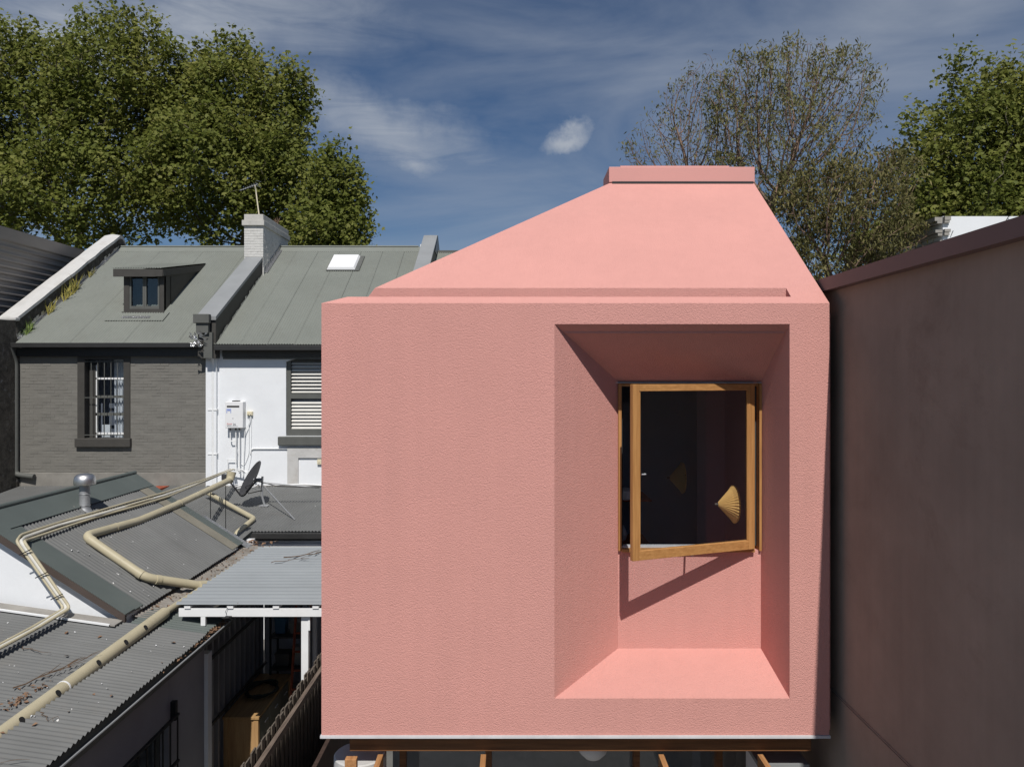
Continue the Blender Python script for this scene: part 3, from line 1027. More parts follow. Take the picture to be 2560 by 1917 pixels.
MB().box(dx1 - .16, dx1 + .035, FD - .215, FD - .185, H + 2.98, H + 3.19).build('fascia_end', TRIM, dm)
corrugated('apron_flashing', dm, GREYROOF, V(dx0 - .35, FD - .52, roofz(FD - .52) + .05), (1, 0, 0), Ldir, 1.75, .55, amp=.010)
corrugated('foil_strip', dm, FOIL, V(dx0 + .1, FD - .40, roofz(FD - .40) + .062), (1, 0, 0), Ldir, .85, .12, amp=.010)

# white terrace
wh = empty('white_terrace_house', V(-6, 23, -6), 'white rendered terrace house with shuttered window and skylight', 'house')
sx0_, sx1_, sz0_, sz1_ = -6.48, -4.85, -1.70, .53
mb = MB()
mb.box(-8.72, sx0_, YW - .001, YW + .25, 0, H + .95)
mb.box(-8.72, -8.42, YW - .10, YW - .001, 0, H + .52)
mb.box(sx1_, -2.75, YW - .001, YW + .25, 0, H + .95)
mb.box(sx0_, sx1_, YW, YW + .249, 0, H + sz0_)
n = 10
mb.build('wall', WHITE, wh)
# segmental head over the window
mb = MB()
vs = []
for i in range(n + 1):
    t_ = i / n
    x_ = sx0_ + (sx1_ - sx0_) * t_
    vs += [V(x_, YW, sz1_ - .12 + .12 * math.sin(math.pi * t_) ** .7), V(x_, YW, .95)]
for i in range(n):
    mb.poly(vs[2 * i], vs[2 * i + 2], vs[2 * i + 3], vs[2 * i + 1])
    a, b = vs[2 * i], vs[2 * i + 2]
    mb.poly(a, b, b + Vector((0, .25, 0)), a + Vector((0, .25, 0)))
mb.build('window_head_wall', WHITE, wh, recalc=False)
roof_sheets(wh, GREYROOF, V(-8.42, E0 - .12, roofz(E0 - .12) + .02), (1, 0, 0), Ldir, 5.25, rlen + .1, amp=.012, seam=.014)
corrugated('rear_roof_slope', wh, GREYROOF, V(-8.42, RG, ZR + .02), (1, 0, 0), roofback, 5.2, 5)
mb = MB()
mb.add([V(-8.3, RG - .28, ZR - .155), V(-8.3, RG, ZR + .07), V(-8.3, RG + .28, ZR - .155), V(-3.3, RG - .28, ZR - .155), V(-3.3, RG, ZR + .07), V(-3.3, RG + .28, ZR - .155)],
       [(0, 1, 4, 3), (1, 2, 5, 4)])
mb.build('ridge_cap', GREYROOF, wh, recalc=False)
MB().tube([V(-8.3, RG - .02, ZR + .075), V(-3.4, RG - .02, ZR + .075)], .03, 8).build('ridge_roll', GREYROOF, wh)
MB().box(-8.38, -2.75, E0 - .19, E0 - .05, H + .72, H + .86).build('gutter', DARK, wh, bevel=.01)
MB().box(-8.25, -2.75, YW - .12, YW - .003, H + .54, H + .74).build('fascia', TRIM, wh)
MB().box(-8.25, -2.75, YW - .06, YW - .004, H + .48, H + .535).build('fascia_board', TRIM2, wh)
MB().tube(bend([V(-8.52, E0 + .02, .62), V(-8.52, YW - .07, .3), V(-8.52, YW - .07, -2.6), V(-8.50, YW - .07, -3.1)], .1), .045, 10).build('downpipe', WHITEP, wh, smooth=True)
for z_ in (-.95, -2.2):
    MB().box(-8.66, -8.40, YW - .115, YW - .003, H + z_ - .02, H + z_ + .02).build('pipe_bracket', WHITEP, wh)
ww = empty('window', Vector((0, 0, 0)))
ww.parent = wh
ww.location = V(-5.7, YW, -.6) - wh.location
MB().box(sx0_ - .20, sx1_ + .2, YW - .13, YW + .2, H + sz0_ - .26, H + sz0_ - .01).build('sill', TRIM2, ww, bevel=.02)
MB().box(sx0_ + .001, sx0_ + .12, YW + .05, YW + .2, H + sz0_, H + sz1_ - .04).build('jamb', TRIM2, ww)
MB().box(sx1_ - .12, sx1_ - .001, YW + .05, YW + .2, H + sz0_, H + sz1_ - .04).build('jamb', TRIM2, ww)
MB().box(sx0_ + .12, sx1_ - .12, YW + .05, YW + .2, H + sz0_, H + sz0_ + .2).build('rail', TRIM2, ww)
MB().box(sx0_ + .12, sx1_ - .12, YW + .05, YW + .2, H - .64, H - .50).build('rail', TRIM2, ww)
MB().box(sx0_ + .12, sx1_ - .12, YW + .06, YW + .2, H + sz1_ - .13, H + sz1_ + .02).build('rail', TRIM, ww)
k = 0
zz = H + sz0_ + .24
while zz < H + sz1_ - .12:
    if not (H - .68 < zz < H - .49):
        mb = MB()
        y0_ = YW + .12
        til = R(52) if zz < H - .6 else R(40)
        c_, s_ = math.cos(til) * .052, math.sin(til) * .052
        mb.add([(sx0_ + .13, y0_ - c_, zz - s_), (sx1_ - .13, y0_ - c_, zz - s_), (sx1_ - .13, y0_ + c_, zz + s_), (sx0_ + .13, y0_ + c_, zz + s_),
                (sx0_ + .13, y0_ - c_ + .008, zz - s_ - .008), (sx1_ - .13, y0_ - c_ + .008, zz - s_ - .008), (sx1_ - .13, y0_ + c_ + .008, zz + s_ - .008),
                (sx0_ + .13, y0_ + c_ + .008, zz + s_ - .008)],
               [(0, 1, 2, 3), (7, 6, 5, 4), (0, 4, 5, 1), (3, 2, 6, 7), (0, 3, 7, 4), (1, 5, 6, 2)])
        mb.build('slat', mat('cream_slat_paint', (.60, .59, .55), rough=.5, var=.04, vscale=3), ww)
    zz += .102
MB().box(sx0_ - .3, sx1_ + .3, YW + .30, YW + .32, H + sz0_ - .2, H + sz1_ + .3).build('window_backing', ROOM, wh)
# cream surround of the bricked-up opening below
MB().box(-6.43, -6.12, YW - .05, YW - .003, H - 3.1, H - 2.02).build('opening_trim', BEIGE if False else COPW, wh, bevel=.004)
MB().box(-6.43, -4.8, YW - .051, YW - .004, H - 2.32, H - 2.021).build('opening_trim', COPW, wh, bevel=.004)
MB().tube([V(-7.48, YW - .03, -2.2), V(-7.46, YW - .03, -2.09), V(-7.4, YW - .03, -2.06), V(-6.43, YW - .03, -2.06)], .018, 8).build('wall_conduit', WHITEP, wh)
tagp = empty('power_outlet', V(-5.52, YW - .05, -2.5), 'beige outdoor socket in the corner of the framed white panel', 'socket')
MB().box(-5.58, -5.46, YW - .07, YW - .006, H - 2.50, H - 2.36).build('box', BEIGE, tagp, bevel=.008)
MB().box(-5.55, -5.49, YW - .08, YW - .071, H - 2.45, H - 2.40).build('plug', BEIGE, tagp)
# skylight
sk = empty('skylight', V(-5.8, 26, roofz(26)), 'white domed skylight on the grey corrugated roof of the white house', 'skylight')
mb = MB()
nv = Vector((0, -TS, 1)).normalized()
o0 = V(-6.27, 25.45, roofz(25.45))
for m_, e0, h0, h1, nm in ((TRIM2, .10, .0, .06, 'curb'), (WPLAST, 0, .06, .15, 'dome')):
    mb = MB()
    vs = []
    for hh, ins in ((h0, 0), (h1, .05 if nm == 'dome' else 0)):
        for a, b in ((-e0 * .2 + ins, ins - e0 * .3), (.95 + e0 * 1.4 - ins, ins - e0 * .3), (.95 + e0 * 1.4 - ins, 1.12 + e0 * .5 - ins), (-e0 * .2 + ins, 1.12 + e0 * .5 - ins)):
            vs.append(o0 + Vector((a, 0, 0)) + Ldir * b + nv * hh)
    mb.add(vs, [(0, 3, 2, 1), (4, 5, 6, 7), (0, 1, 5, 4), (1, 2, 6, 5), (2, 3, 7, 6), (3, 0, 4, 7)])
    mb.build(nm, m_, sk, bevel=.012)


# party walls
def parapet(name, label, x0, x1, d0, d1, top0, slope, m_side, m_cop, cop_over=.03, thick=.07, roundtop=False, base=0):
    r_ = empty(name, V((x0 + x1) / 2, d0, -6), label, 'wall')
    mb = MB()
    bz = -H if base == 0 else base
    pts = [(d0, bz), (d0, top0 - thick), (d1, top0 + slope * (d1 - d0) - thick), (d1, bz)]
    a = [V(x0, p[0], p[1]) for p in pts]
    b = [V(x1, p[0], p[1]) for p in pts]
    mb.add(a + b, [(0, 1, 2, 3), (7, 6, 5, 4), (0, 4, 5, 1), (1, 5, 6, 2), (2, 6, 7, 3), (3, 7, 4, 0)])
    mb.build('wall', m_side, r_)
    mb = MB()
    N_ = 14
    vs = []
    for i in range(N_ + 1):
        d = d0 - .06 + (d1 - d0 + .06) * i / N_
        z = top0 + slope * (d - d0)
        j = random.uniform(-.02, .02) if roundtop else 0
        vs += [V(x0 - cop_over + j * .5, d, z - thick), V(x0 - cop_over + j * .5, d, z), V((x0 + x1) / 2, d, z + (.05 if roundtop else .004) + j * .4), V(x1 + cop_over + j, d, z),
               V(x1 + cop_over + j, d, z - thick)]
    fs = []
    for i in range(N_):
        for k in range(4):
            a_ = i * 5 + k
            fs.append((a_, a_ + 1, a_ + 6, a_ + 5))
    fs.append((0, 4, 3, 2, 1))
    fs.append(tuple(N_ * 5 + q for q in range(5)))
    mb.add(vs, fs)
    mb.build('coping', m_cop, r_)
    return r_


pl = parapet('party_wall', 'raked party wall with thick white coping at the left edge', -14.50, -14.06, 21.5, 27.0, 1.68, .60, OLDWALL, COPW, .05, .10, True)
# rounded nose at the ridge
mb = MB()
vs = []
for i in range(9):
    t_ = i / 8
    d = 27.0 + .55 * t_
    z = 4.98 + .16 * math.sin(t_ * math.pi * .5 + .5) - .55 * t_ ** 2.2 - .07
    vs += [V(-14.56, d, z - .12), V(-14.56, d, z), V(-14.28, d, z + .04), V(-14.0, d, z), V(-14.0, d, z - .12)]
fs = []
for i in range(8):
    for k in range(4):
        a_ = i * 5 + k
        fs.append((a_, a_ + 1, a_ + 6, a_ + 5))
mb.add(vs, fs)
mb.build('coping_nose', COPW, pl, recalc=False)
MB().box(-14.45, -14.08, 27.0, 27.6, H + 2, H + 4.72).build('wall_end', OLDWALL, pl)
MB().box(-15.3, -14.07, 15.5, 21.49, 0, H + 1.55).build('lower_wall', OLDWALL, pl)
MB().box(-15.4, -14.0, 21.35, 21.56, H + 1.56, H + 1.66).build('lower_coping', COPW, pl, bevel=.03)
# silver flashing along the roof junction, in torn bits
mb = MB()
for i in range(46):
    d = 21.5 + i * .12
    hh = random.uniform(.05, .20)
    mb.add([V(-14.045, d, roofz(d) + .03), V(-14.045, d + .13, roofz(d + .13) + .03), V(-14.045, d + .13, roofz(d + .13) + .03 + hh), V(-14.045, d, roofz(d) + .03 + hh * random.uniform(.6, 1.2)),
            V(-14.045 + random.uniform(.03, .09), d, roofz(d) + .04), V(-14.045 + random.uniform(.03, .09), d + .12, roofz(d + .12) + .04)],
           [(0, 1, 2, 3), (0, 4, 5, 1)])
o = mb.build('torn_flashing', FOIL, pl, recalc=False)
o['kind'] = 'stuff'

pm = parapet('party_wall', 'raked party wall with grey metal coping between the grey and white terraces', -8.86, -8.36, 21.3, 25.2, 1.70, .575, TRIM, COPG, .03, .10, base=.50)
parapet_lower = MB().box(-8.66, -8.42, 21.20, 21.299, H + .5, H + 1.22)
parapet_lower.build('wall_end', TRIM2, pm)
MB().box(-8.90, -8.46, 21.06, 21.235, H + 1.47, H + 1.72).build('corbel', TRIM2, pm, bevel=.01)
MB().box(-8.84, -8.50, 21.12, 21.236, H + 1.2, H + 1.468).build('corbel_block', TRIM2, pm)
mb = MB()
for i in range(26):
    a = Vector((random.uniform(-.2, .2), random.uniform(-.08, .08), random.uniform(-.22, .18)))
    q = V(-8.78, 21.05, 1.02) + a
    mb.add([q, q + Vector((random.uniform(.05, .14), random.uniform(-.05, .05), random.uniform(-.05, .05))), q + Vector((random.uniform(-.05, .05), random.uniform(-.06, .02), random.uniform(.06, .14)))], [(0, 1, 2)])
o = mb.build('crumpled_foil', FOIL, pm, recalc=False)
o['kind'] = 'stuff'
mb = MB()
for i in range(30):
    d = 21.5 + i * .12
    hh = random.uniform(.03, .10)
    mb.add([V(-8.33, d, roofz(d) + .03), V(-8.33, d + .13, roofz(d + .13) + .03), V(-8.33, d + .13, roofz(d + .13) + .03 + hh), V(-8.33, d, roofz(d) + .03 + hh * random.uniform(.5, 1.3))], [(0, 1, 2, 3)])
o = mb.build('torn_flashing', FOIL, pm, recalc=False)
o['kind'] = 'stuff'

pr = parapet('party_wall', 'raked grey-capped party wall at the right end of the white terrace roof', -3.18, -2.74, 21.3, 27.0, 1.72, .575, TRIM, COPG, .02, .10, base=.50)
mb = MB()
mb.add([V(-2.72, 26.2, 4.3), V(-2.72, 27.2, 5.02), V(-2.72, 28.3, 4.2), V(-3.18, 28.3, 4.2), V(-3.18, 27.2, 5.02), V(-3.18, 26.2, 4.3)], [(0, 1, 2), (3, 4, 5), (1, 4, 3, 2)])
mb.build('wall_back', COPG, pr)
MB().box(-3.32, -3.21, 26.9, 27.15, H + 4.42, H + 4.66).build('flashing_patch', WPLAST, pr)
nb = empty('next_terrace_roof', V(-1, 26, -6), 'sliver of dark ridge beyond the end party wall of the terrace', 'house')
roof_sheets(nb, GREYROOF, V(-2.7, E0, roofz(E0) - .1), (1, 0, 0), Ldir, 5.0, rlen)
MB().box(-2.7, 2.3, RG - .12, RG + .12, H + ZR - .24, H + ZR - .08).build('ridge_cap', TRIM2, nb)
MB().box(-2.7, 2.3, YW, YW + .2, 0, H + .8).build('wall', WHITE, nb)

# chimney
ch = empty('chimney', V(-8.63, 26.5, 3.5), 'white painted brick chimney stack with cement cap between the terraces', 'chimney')
MB().box(-8.94, -8.33, 25.22, 28.0, H + 2.2, H + 4.98).build('core', CHIM, ch)
bricks(ch, CHIM, -8.95, -8.32, H + 3.18, H + 4.97, 25.22, bw=.215, proud=.008, limit=300)
bricks(ch, CHIM, 25.23, 28.0, H + 3.18, H + 4.97, -8.33, bw=.215, proud=.006, facing='x', limit=60)
MB().box(-9.01, -8.27, 25.14, 28.08, H + 4.98, H + 5.16).build('cap_band', CAPC, ch, bevel=.015)
MB().box(-8.95, -8.31, 25.19, 28.03, H + 5.161, H + 5.36).build('cap', CAPC, ch, bevel=.015)
MB().box(-8.31, -8.285, 25.15, 25.23, H + 3.1, H + 3.6).build('corner_repair', CHIM, ch)
mb = MB()
for i in range(14):
    d = 25.3 + i * .13
    z0_ = min(roofz(d), 4.5) + .03
    hh = random.uniform(.06, .16)
    mb.add([V(-8.30, d, z0_), V(-8.30, d + .15, z0_ + .09), V(-8.30, d + .15, z0_ + .09 + hh), V(-8.30, d, z0_ + hh)], [(0, 1, 2, 3)])
    mb.add([V(-8.30, d, z0_ + .01), V(-8.30, d + .15, z0_ + .10), V(-8.20, d + .15, z0_ + .10), V(-8.20, d, z0_ + .01)], [(0, 1, 2, 3)])
o = mb.build('foil_flashing', FOIL, ch, recalc=False)
o['kind'] = 'stuff'
# antenna
an = empty('tv_antenna', V(-8.6, 25.6, 5.36), 'thin tilted television antenna on the white chimney', 'antenna')
base_ = V(-8.58, 25.6, 5.36)
top_ = V(-8.72, 25.6, 6.42)
MB().tube([base_, top_], .022, 8).build('mast', BEIGE, an)
b0, b1 = top_ + Vector((-.50, .0, -.17)), top_ + Vector((.10, 0, .05))
MB().bar(b0, b1, .02, .02).build('boom', GALV, an)
for k in range(9):
    q = b0.lerp(b1, k / 8)
    MB().tube([q + Vector((0, -.10 - .02 * k, -.02)), q + Vector((0, .10 + .02 * k, .02))], .008, 5).build('element', GALV, an)
for k in (-1, 1):
    MB().tube([b1 + Vector((-.02, -.14, .08 * k)), b1 + Vector((.05, .14, .1 * k))], .008, 5).build('reflector_rod', GALV, an)

# dark metal-clad addition at the left
dc = empty('metal_clad_addition', V(-16, 23, -6), 'dark ribbed metal clad upper storey at the left edge', 'building')
zz = H + 1.4
while zz < H + 4.05:
    mb = MB()
    pts = [(0, 0), (.035, .028), (.075, .028), (.115, 0), (.20, 0)]
    vs = []
    for yy in (17.0, 27.6):
        for dz_, e_ in pts:
            vs.append((-15.15 + e_, yy, zz + dz_))
    mb.add(vs, [(i, i + 1, i + 6, i + 5) for i in range(4)])
    mb.build('cladding_rib', CLAD, dc, recalc=False)
    zz += .20
MB().box(-16.5, -15.17, 17.0, 27.6, H - 6, H + 4.1).build('body', CLAD, dc)
MB().box(-16.6, -15.10, 16.9, 27.66, H + 4.05, H + 4.42).build('top_flashing', CLAD, dc)
MB().box(-15.05, -14.2, 27.0, 27.2, H + 4.2, H + 4.46).build('white_return', COPW, dc)

# ------------------------------------------------------------------ rear roofs
BR = lambda d: -3.125 - .09 * (21.6 - d)
br = empty('rear_skillion', V(-7, 19, -6), 'low grey skillion roof running from the terrace wall behind the satellite dish', 'building')
lb = Vector((0, 1, .09)).normalized()
for (xa_, xb_, da_) in ((-14.0, -5.95, 13.8), (-5.95, -1.0, 17.2)):
    roof_sheets(br, ZINCROOF, V(xa_, da_, BR(da_) + .01), (1, 0, 0), lb, xb_ - xa_, 21.57 - da_, seg=6)
MB().box(-5.9, -1, 17.08, 17.2, H - 3.66, H - 3.53).build('gutter', DARK, br, bevel=.01)
MB().box(-5.9, -1, 17.21, 17.24, H - 3.72, H - 3.56).build('fascia', DARK, br)
MB().box(-6.0, -1, 17.3, 17.5, 0, H - 3.6).build('wall', WHITE, br)
MB().box(-6.0, -1, 17.24, 17.299, H - 3.90, H - 3.80).build('wall_moulding', WHITEP, br)
MB().box(-6.0, -1, 17.27, 17.298, H - 3.98, H - 3.93).build('wall_moulding', WHITEP, br)
MB().tube([V(-7.0, 21.5, -3.08), V(-5.9, 21.5, -3.06), V(-5.2, 21.48, -3.1), V(-4, 21.5, -3.07), V(-3.0, 21.5, -3.08)], .02, 8).build('wall_cable', WHITEP, br)
MB().box(-8.7, -1, 21.5, 21.598, H - 3.2, H - 3.10).build('roof_flashing', CEMENT, br)
MB().box(-10.1, -9.75, 20.9, 21.5, H - 3.16, H - 3.10).build('rusty_patch', RUST, br)

# mid gable roof
mgp = lambda x: -3.08 + .64 * (-4.96 - x)
XR, XV, DF, DBK = -6.93, -4.96, 9.8, 13.9
mg = empty('rear_wing', V(-7, 11, -6), 'white walled rear wing with pitched corrugated roof and green edge flashing', 'building')
sd = Vector((1, 0, -.64)).normalized()
sl_ = math.hypot(XV - XR, .64 * (XV - XR))
# waves run down the slope (along sd); sheets step along y
roof_sheets(mg, ZINCROOF, V(XR, DF + .28, mgp(XR) + .012), (0, 1, 0), sd, DBK - DF - .28 - .35, sl_ + .03, jitter=.015)
lsd = Vector((-1, 0, -.64)).normalized()
roof_sheets(mg, GREYROOF, V(XR, DF, mgp(XR)), (0, 1, 0), lsd, DBK - DF, 2.2)


def slope_strip(nm, m_, y0, y1, x0=XR, x1=XV, off=.03, th=.012):
    a = Vector((x0, y0, H + mgp(x0) + off))
    b = Vector((x1, y0, H + mgp(x1) + off))
    mb = MB()
    e = Vector((0, y1 - y0, 0))
    dn = Vector((0, 0, -th))
    mb.add([a, b, b + e, a + e, a + dn, b + dn, b + e + dn, a + e + dn], [(0, 1, 2, 3), (7, 6, 5, 4), (0, 4, 5, 1), (1, 5, 6, 2), (2, 6, 7, 3), (3, 7, 4, 0)])
    return mb.build(nm, m_, mg)


slope_strip('barge_flashing', GREENROOF, DF - .10, DF + .14, off=.045)
slope_strip('edge_sheet', GREENROOF, DF + .141, DF + .36, off=.030)
slope_strip('end_sheet', PALEROOF if False else mat('tan_stained_sheet', (0.22, 0.205, 0.165), rough=.7, var=.1, vscale=2), DBK - .50, DBK - .22, off=.03)
slope_strip('end_flashing', GREENROOF, DBK - .22, DBK + .02, off=.035)
# ridge cap
mb = MB()
mb.add([V(XR - .30, DF - .1, mgp(XR) - .16), V(XR, DF - .1, mgp(XR) + .055), V(XR + .34, DF - .1, mgp(XR + .34) + .045),
        V(XR - .30, DBK, mgp(XR) - .16), V(XR, DBK, mgp(XR) + .055), V(XR + .34, DBK, mgp(XR + .34) + .045)], [(0, 1, 4, 3), (1, 2, 5, 4)])
mb.build('ridge_cap', GREENROOF, mg, recalc=False)
MB().tube([V(XR, DF - .1, mgp(XR) + .06), V(XR, DBK, mgp(XR) + .06)], .035, 10).build('ridge_roll', GREENROOF, mg, smooth=True)
# barge board and gable wall
mb = MB()
mb.add([V(XR, DF - .115, mgp(XR) + .03), V(XV, DF - .115, mgp(XV) + .03), V(XV, DF - .115, mgp(XV) - .06), V(XR, DF - .115, mgp(XR) - .06),
        V(XR, DF - .075, mgp(XR) + .03), V(XV, DF - .075, mgp(XV) + .03), V(XV, DF - .075, mgp(XV) - .06), V(XR, DF - .075, mgp(XR) - .06)],
       [(0, 1, 2, 3), (7, 6, 5, 4), (0, 4, 5, 1), (1, 5, 6, 2), (2, 6, 7, 3), (3, 7, 4, 0)])
mb.build('barge_board', mat('brown_barge_paint', (0.075, 0.058, 0.05), rough=.7), mg)
mb = MB()
pts = [(-9.6, -H), (XV - .05, -H), (XV - .05, mgp(XV) - .02), (XR, mgp(XR) - .02), (-9.6, -3.4)]
a = [V(p[0], DF, p[1]) for p in pts]
b = [V(p[0], DBK - .1, p[1]) for p in pts]
mb.add(a + b, [(0, 1, 2, 3, 4), (9, 8, 7, 6, 5)] + [(i, (i + 1) % 5, 5 + (i + 1) % 5, 5 + i) for i in range(5)])
mb.build('wall', WHITE, mg)
slope_strip('foil_flashing', FOIL, DBK + .021, DBK + .26, x0=-5.75, x1=-4.80, off=-.02)

# lean-to
LT = lambda x: -3.30 + .14 * (-3.95 - x)
lt = empty('lean_to', V(-5, 8, -6), 'long low lean-to with grey corrugated roof beside the yard', 'building')
ls = Vector((-1, 0, .14)).normalized()
roof_sheets(lt, ZINCROOF, V(-3.95, 3.6, LT(-3.95)), (0, 1, 0), ls, 6.1, 5.6, m_alt=None, jitter=.02)
roof_sheets(lt, GREENROOF, V(-3.95, 9.70, LT(-3.95) + .004), (0, 1, 0), ls, .65, .98, sheet=.65, jitter=0)
corrugated('valley_sheet', lt, mat('debris_grey_sheet', (0.20, 0.185, 0.165), rough=.8, var=.2, vscale=3, stain=(.11, .075, .045), stain_amt=.6, stain_scale=5),
           V(-4.62, 9.95, LT(-4.62) + .012), (0, 1, 0), ls, 4.2, .55)
for i in range(24):
    pass
mb = MB()
a0, a1 = V(-9.6, 9.69, LT(-9.6) + .02), V(-4.99, 9.69, LT(-4.99) + .02)
MB().bar(V(-9.6, 9.60, LT(-9.6) + .035), V(-4.99, 9.60, LT(-4.99) + .035), .20, .02).build('apron_flashing', CEMENT, lt)
MB().bar(V(-9.6, 9.49, LT(-9.6) + .04), V(-5.05, 9.49, LT(-5.05) + .04), .03, .02).build('flashing_edge', WHITEP, lt)
# gutter along the eave
mb = MB()
prof = [(-.02, -.02), (-.015, -.085), (.03, -.105), (.085, -.095), (.10, -.02)]
vs = []
for yy in (3.6, 10.4):
    for e_, z_ in prof:
        vs.append((-3.99 + e_ + .03, yy, H - 3.31 + z_))
mb.add(vs, [(i, i + 1, i + 6, i + 5) for i in range(4)])
mb.build('gutter', TRIM2, lt, recalc=False)
MB().tube([(-3.855, 3.6, H - 3.325), (-3.855, 10.4, H - 3.325)], .011, 6).build('gutter_bead', COPG, lt)
# body
SH = mat('pale_grey_wall_paint', (0.30, 0.30, 0.32), rough=.8, var=.05, vscale=2, bump=.2, bscale=20)
mb = MB()
gx = -4.02
gy0, gy1, ggz0, ggz1 = 6.95, 8.85, -5.2, -4.03
mb.box(gx - .2, gx, 3.6, gy0, 0, H - 3.37)
mb.box(gx - .2, gx, gy1, 9.86, 0, H - 3.37)
mb.box(gx - .2, gx - .001, gy0, gy1, 0, H + ggz0)
mb.box(gx - .2, gx - .001, gy0, gy1, H + ggz1, H - 3.37)
mb.build('wall', SH, lt)
MB().box(gx - .12, gx + .05, 9.861, 9.99, 0, H - 3.60).build('corner_post', WHITEP, lt, bevel=.004)
MB().box(gx + .001, gx + .03, 3.6, 9.85, H - 3.47, H - 3.375).build('fascia', DARK, lt)
lw = empty('window', Vector((0, 0, 0)))
lw.parent = lt
lw.location = Vector((gx, 7.9, H - 4.6)) - lt.location
MB().box(gx - .17, gx - .16, gy0, gy1, H + ggz0, H + ggz1).build('glass_pane', DGLASS, lw)
for yy in np.linspace(gy0, gy1, 3):
    MB().box(gx - .15, gx - .10, yy - .03, yy + .03, H + ggz0, H + ggz1).build('mullion', TRIM2, lw)
MB().box(gx - .15, gx - .09, gy0, gy1, H + ggz1 - .06, H + ggz1).build('head', TRIM, lw)
for yy in np.linspace(gy0 - .08, gy1 + .08, 12):
    MB().box(gx + .06, gx + .075, yy - .008, yy + .008, H + ggz0 - .1, H + ggz1 + .08).build('grille_bar', BLACK, lw)
for zz_ in (ggz1 + .06, (ggz0 + ggz1) / 2 + .1, ggz0):
    MB().box(gx + .05, gx + .085, gy0 - .1, gy1 + .1, H + zz_ - .012, H + zz_ + .012).build('grille_rail', BLACK, lw)
MB().box(gx + .0, gx + .06, gy0 - .14, gy0 - .08, H + ggz1 - .2, H + ggz1 - .1).build('grille_bracket', BLACK, lw)
MB().box(gx + .0, gx + .06, gy1 + .04, gy1 + .10, H + ggz1 + .0, H + ggz1 + .22).build('grille_bracket', BLACK, lw)
MB().box(gx - 1.0, gx - .98, 3.6, 9.8, 0, H - 3.6).build('dark_interior', ROOM, lt)
# recessed louvred wall further back
lv = empty('louvred_wall', V(-4.45, 11.5, -6), 'dim slatted screen wall behind the white corner post', 'wall')
MB().box(-4.50, -4.42, 9.99, 13.4, 0, H - 3.45).build('backing', TRIM, lv)
for k in range(15):
    yy = 10.1 + k * .22
    MB().box(-4.42, -4.36, yy, yy + .055, .1, H - 3.5).build('slat', SH, lv)
for zz_ in (-4.05, -5.0):
    MB().box(-4.355, -4.33, 9.99, 13.3, H + zz_ - .02, H + zz_ + .02).build('rail', TRIM, lv)
bk = empty('yard_end_wall', V(-3.6, 13.6, -6), 'dark wall closing the narrow yard under the pale roof', 'wall')
MB().box(-4.5, -2.3, 13.7, 13.8, 0, H - 3.35).build('wall', SH, bk)
MB().box(-3.42, -3.36, 12.9, 12.98, 0, H - 3.2).build('inner_post', WHITEP, bk)

# shelf with stored things
sf = empty('metal_shelf', V(-3.9, 13.2, -6), 'dark storage shelf crammed with household things at the yard end', 'shelf')
for xx in (-4.15, -3.62):
    for yy in (12.95, 13.35):
        MB().box(xx - .015, xx + .015, yy - .015, yy + .015, 0, H - 3.6).build('upright', BLACK, sf)
for zz_ in (-5.6, -5.0, -4.45, -3.9):
    MB().box(-4.17, -3.60, 12.93, 13.37, H + zz_ - .012, H + zz_ + .012).build('shelf', TRIM, sf)
cols = [((.05, .12, .2), 'blue'), ((.20, .19, .17), 'grey'), ((.10, .09, .08), 'brown'), ((.28, .27, .25), 'cream')]
sp = [(-4.05, -5.59, .22, .28), (-3.78, -5.59, .2, .22), (-3.98, -4.99, .25, .2), (-3.74, -4.99, .16, .30), (-4.02, -4.44, .2, .26), (-3.76, -4.44, .2, .18)]
where = ['bottom left', 'bottom right', 'middle left', 'middle right', 'upper left', 'upper right']
for k, (xx, zz_, ww_, hh_) in enumerate(sp):
    c, nm = cols[k % 4]
    root = empty('storage_tub', V(xx, 13.15, zz_ + .012), '%s plastic tub on the %s of the dark storage shelf' % (nm, where[k]), 'tub', 'tubs on the storage shelf')
    mb = MB()
    a, b = ww_ / 2, ww_ / 2 * .85
    x_, y_, z_ = xx, 13.15, H + zz_ + .013
    mb.add([(x_ - b, y_ - b, z_), (x_ + b, y_ - b, z_), (x_ + b, y_ + b, z_), (x_ - b, y_ + b, z_), (x_ - a, y_ - a, z_ + hh_), (x_ + a, y_ - a, z_ + hh_), (x_ + a, y_ + a, z_ + hh_), (x_ - a, y_ + a, z_ + hh_)],
           [(0, 3, 2, 1), (4, 5, 6, 7), (0, 1, 5, 4), (1, 2, 6, 5), (2, 3, 7, 6), (3, 0, 4, 7)])
    mtub = mat('tub_' + nm, c, rough=.5)
    mb.build('tub', mtub, root, bevel=.01)
    MB().box(x_ - a - .01, x_ + a + .01, y_ - a - .01, y_ + a + .01, z_ + hh_ + .001, z_ + hh_ + .02).build('lid', mtub, root, bevel=.004)
ld = empty('step_ladder', V(-3.5, 12.7, -6), 'red-brown folded ladder leaning in the dark end of the yard', 'ladder')
for xx in (-3.70, -3.46):
    MB().bar(V(xx, 12.45, -6), V(xx + .02, 12.88, -3.75), .03, .05).build('stile', RUST, ld)
for k in range(7):
    t_ = .1 + k * .13
    a = V(-3.70, 12.45, -6).lerp(V(-3.68, 12.88, -3.75), t_)
    MB().bar(a, a + Vector((.24, 0, 0)), .05, .02).build('rung', RUST, ld)

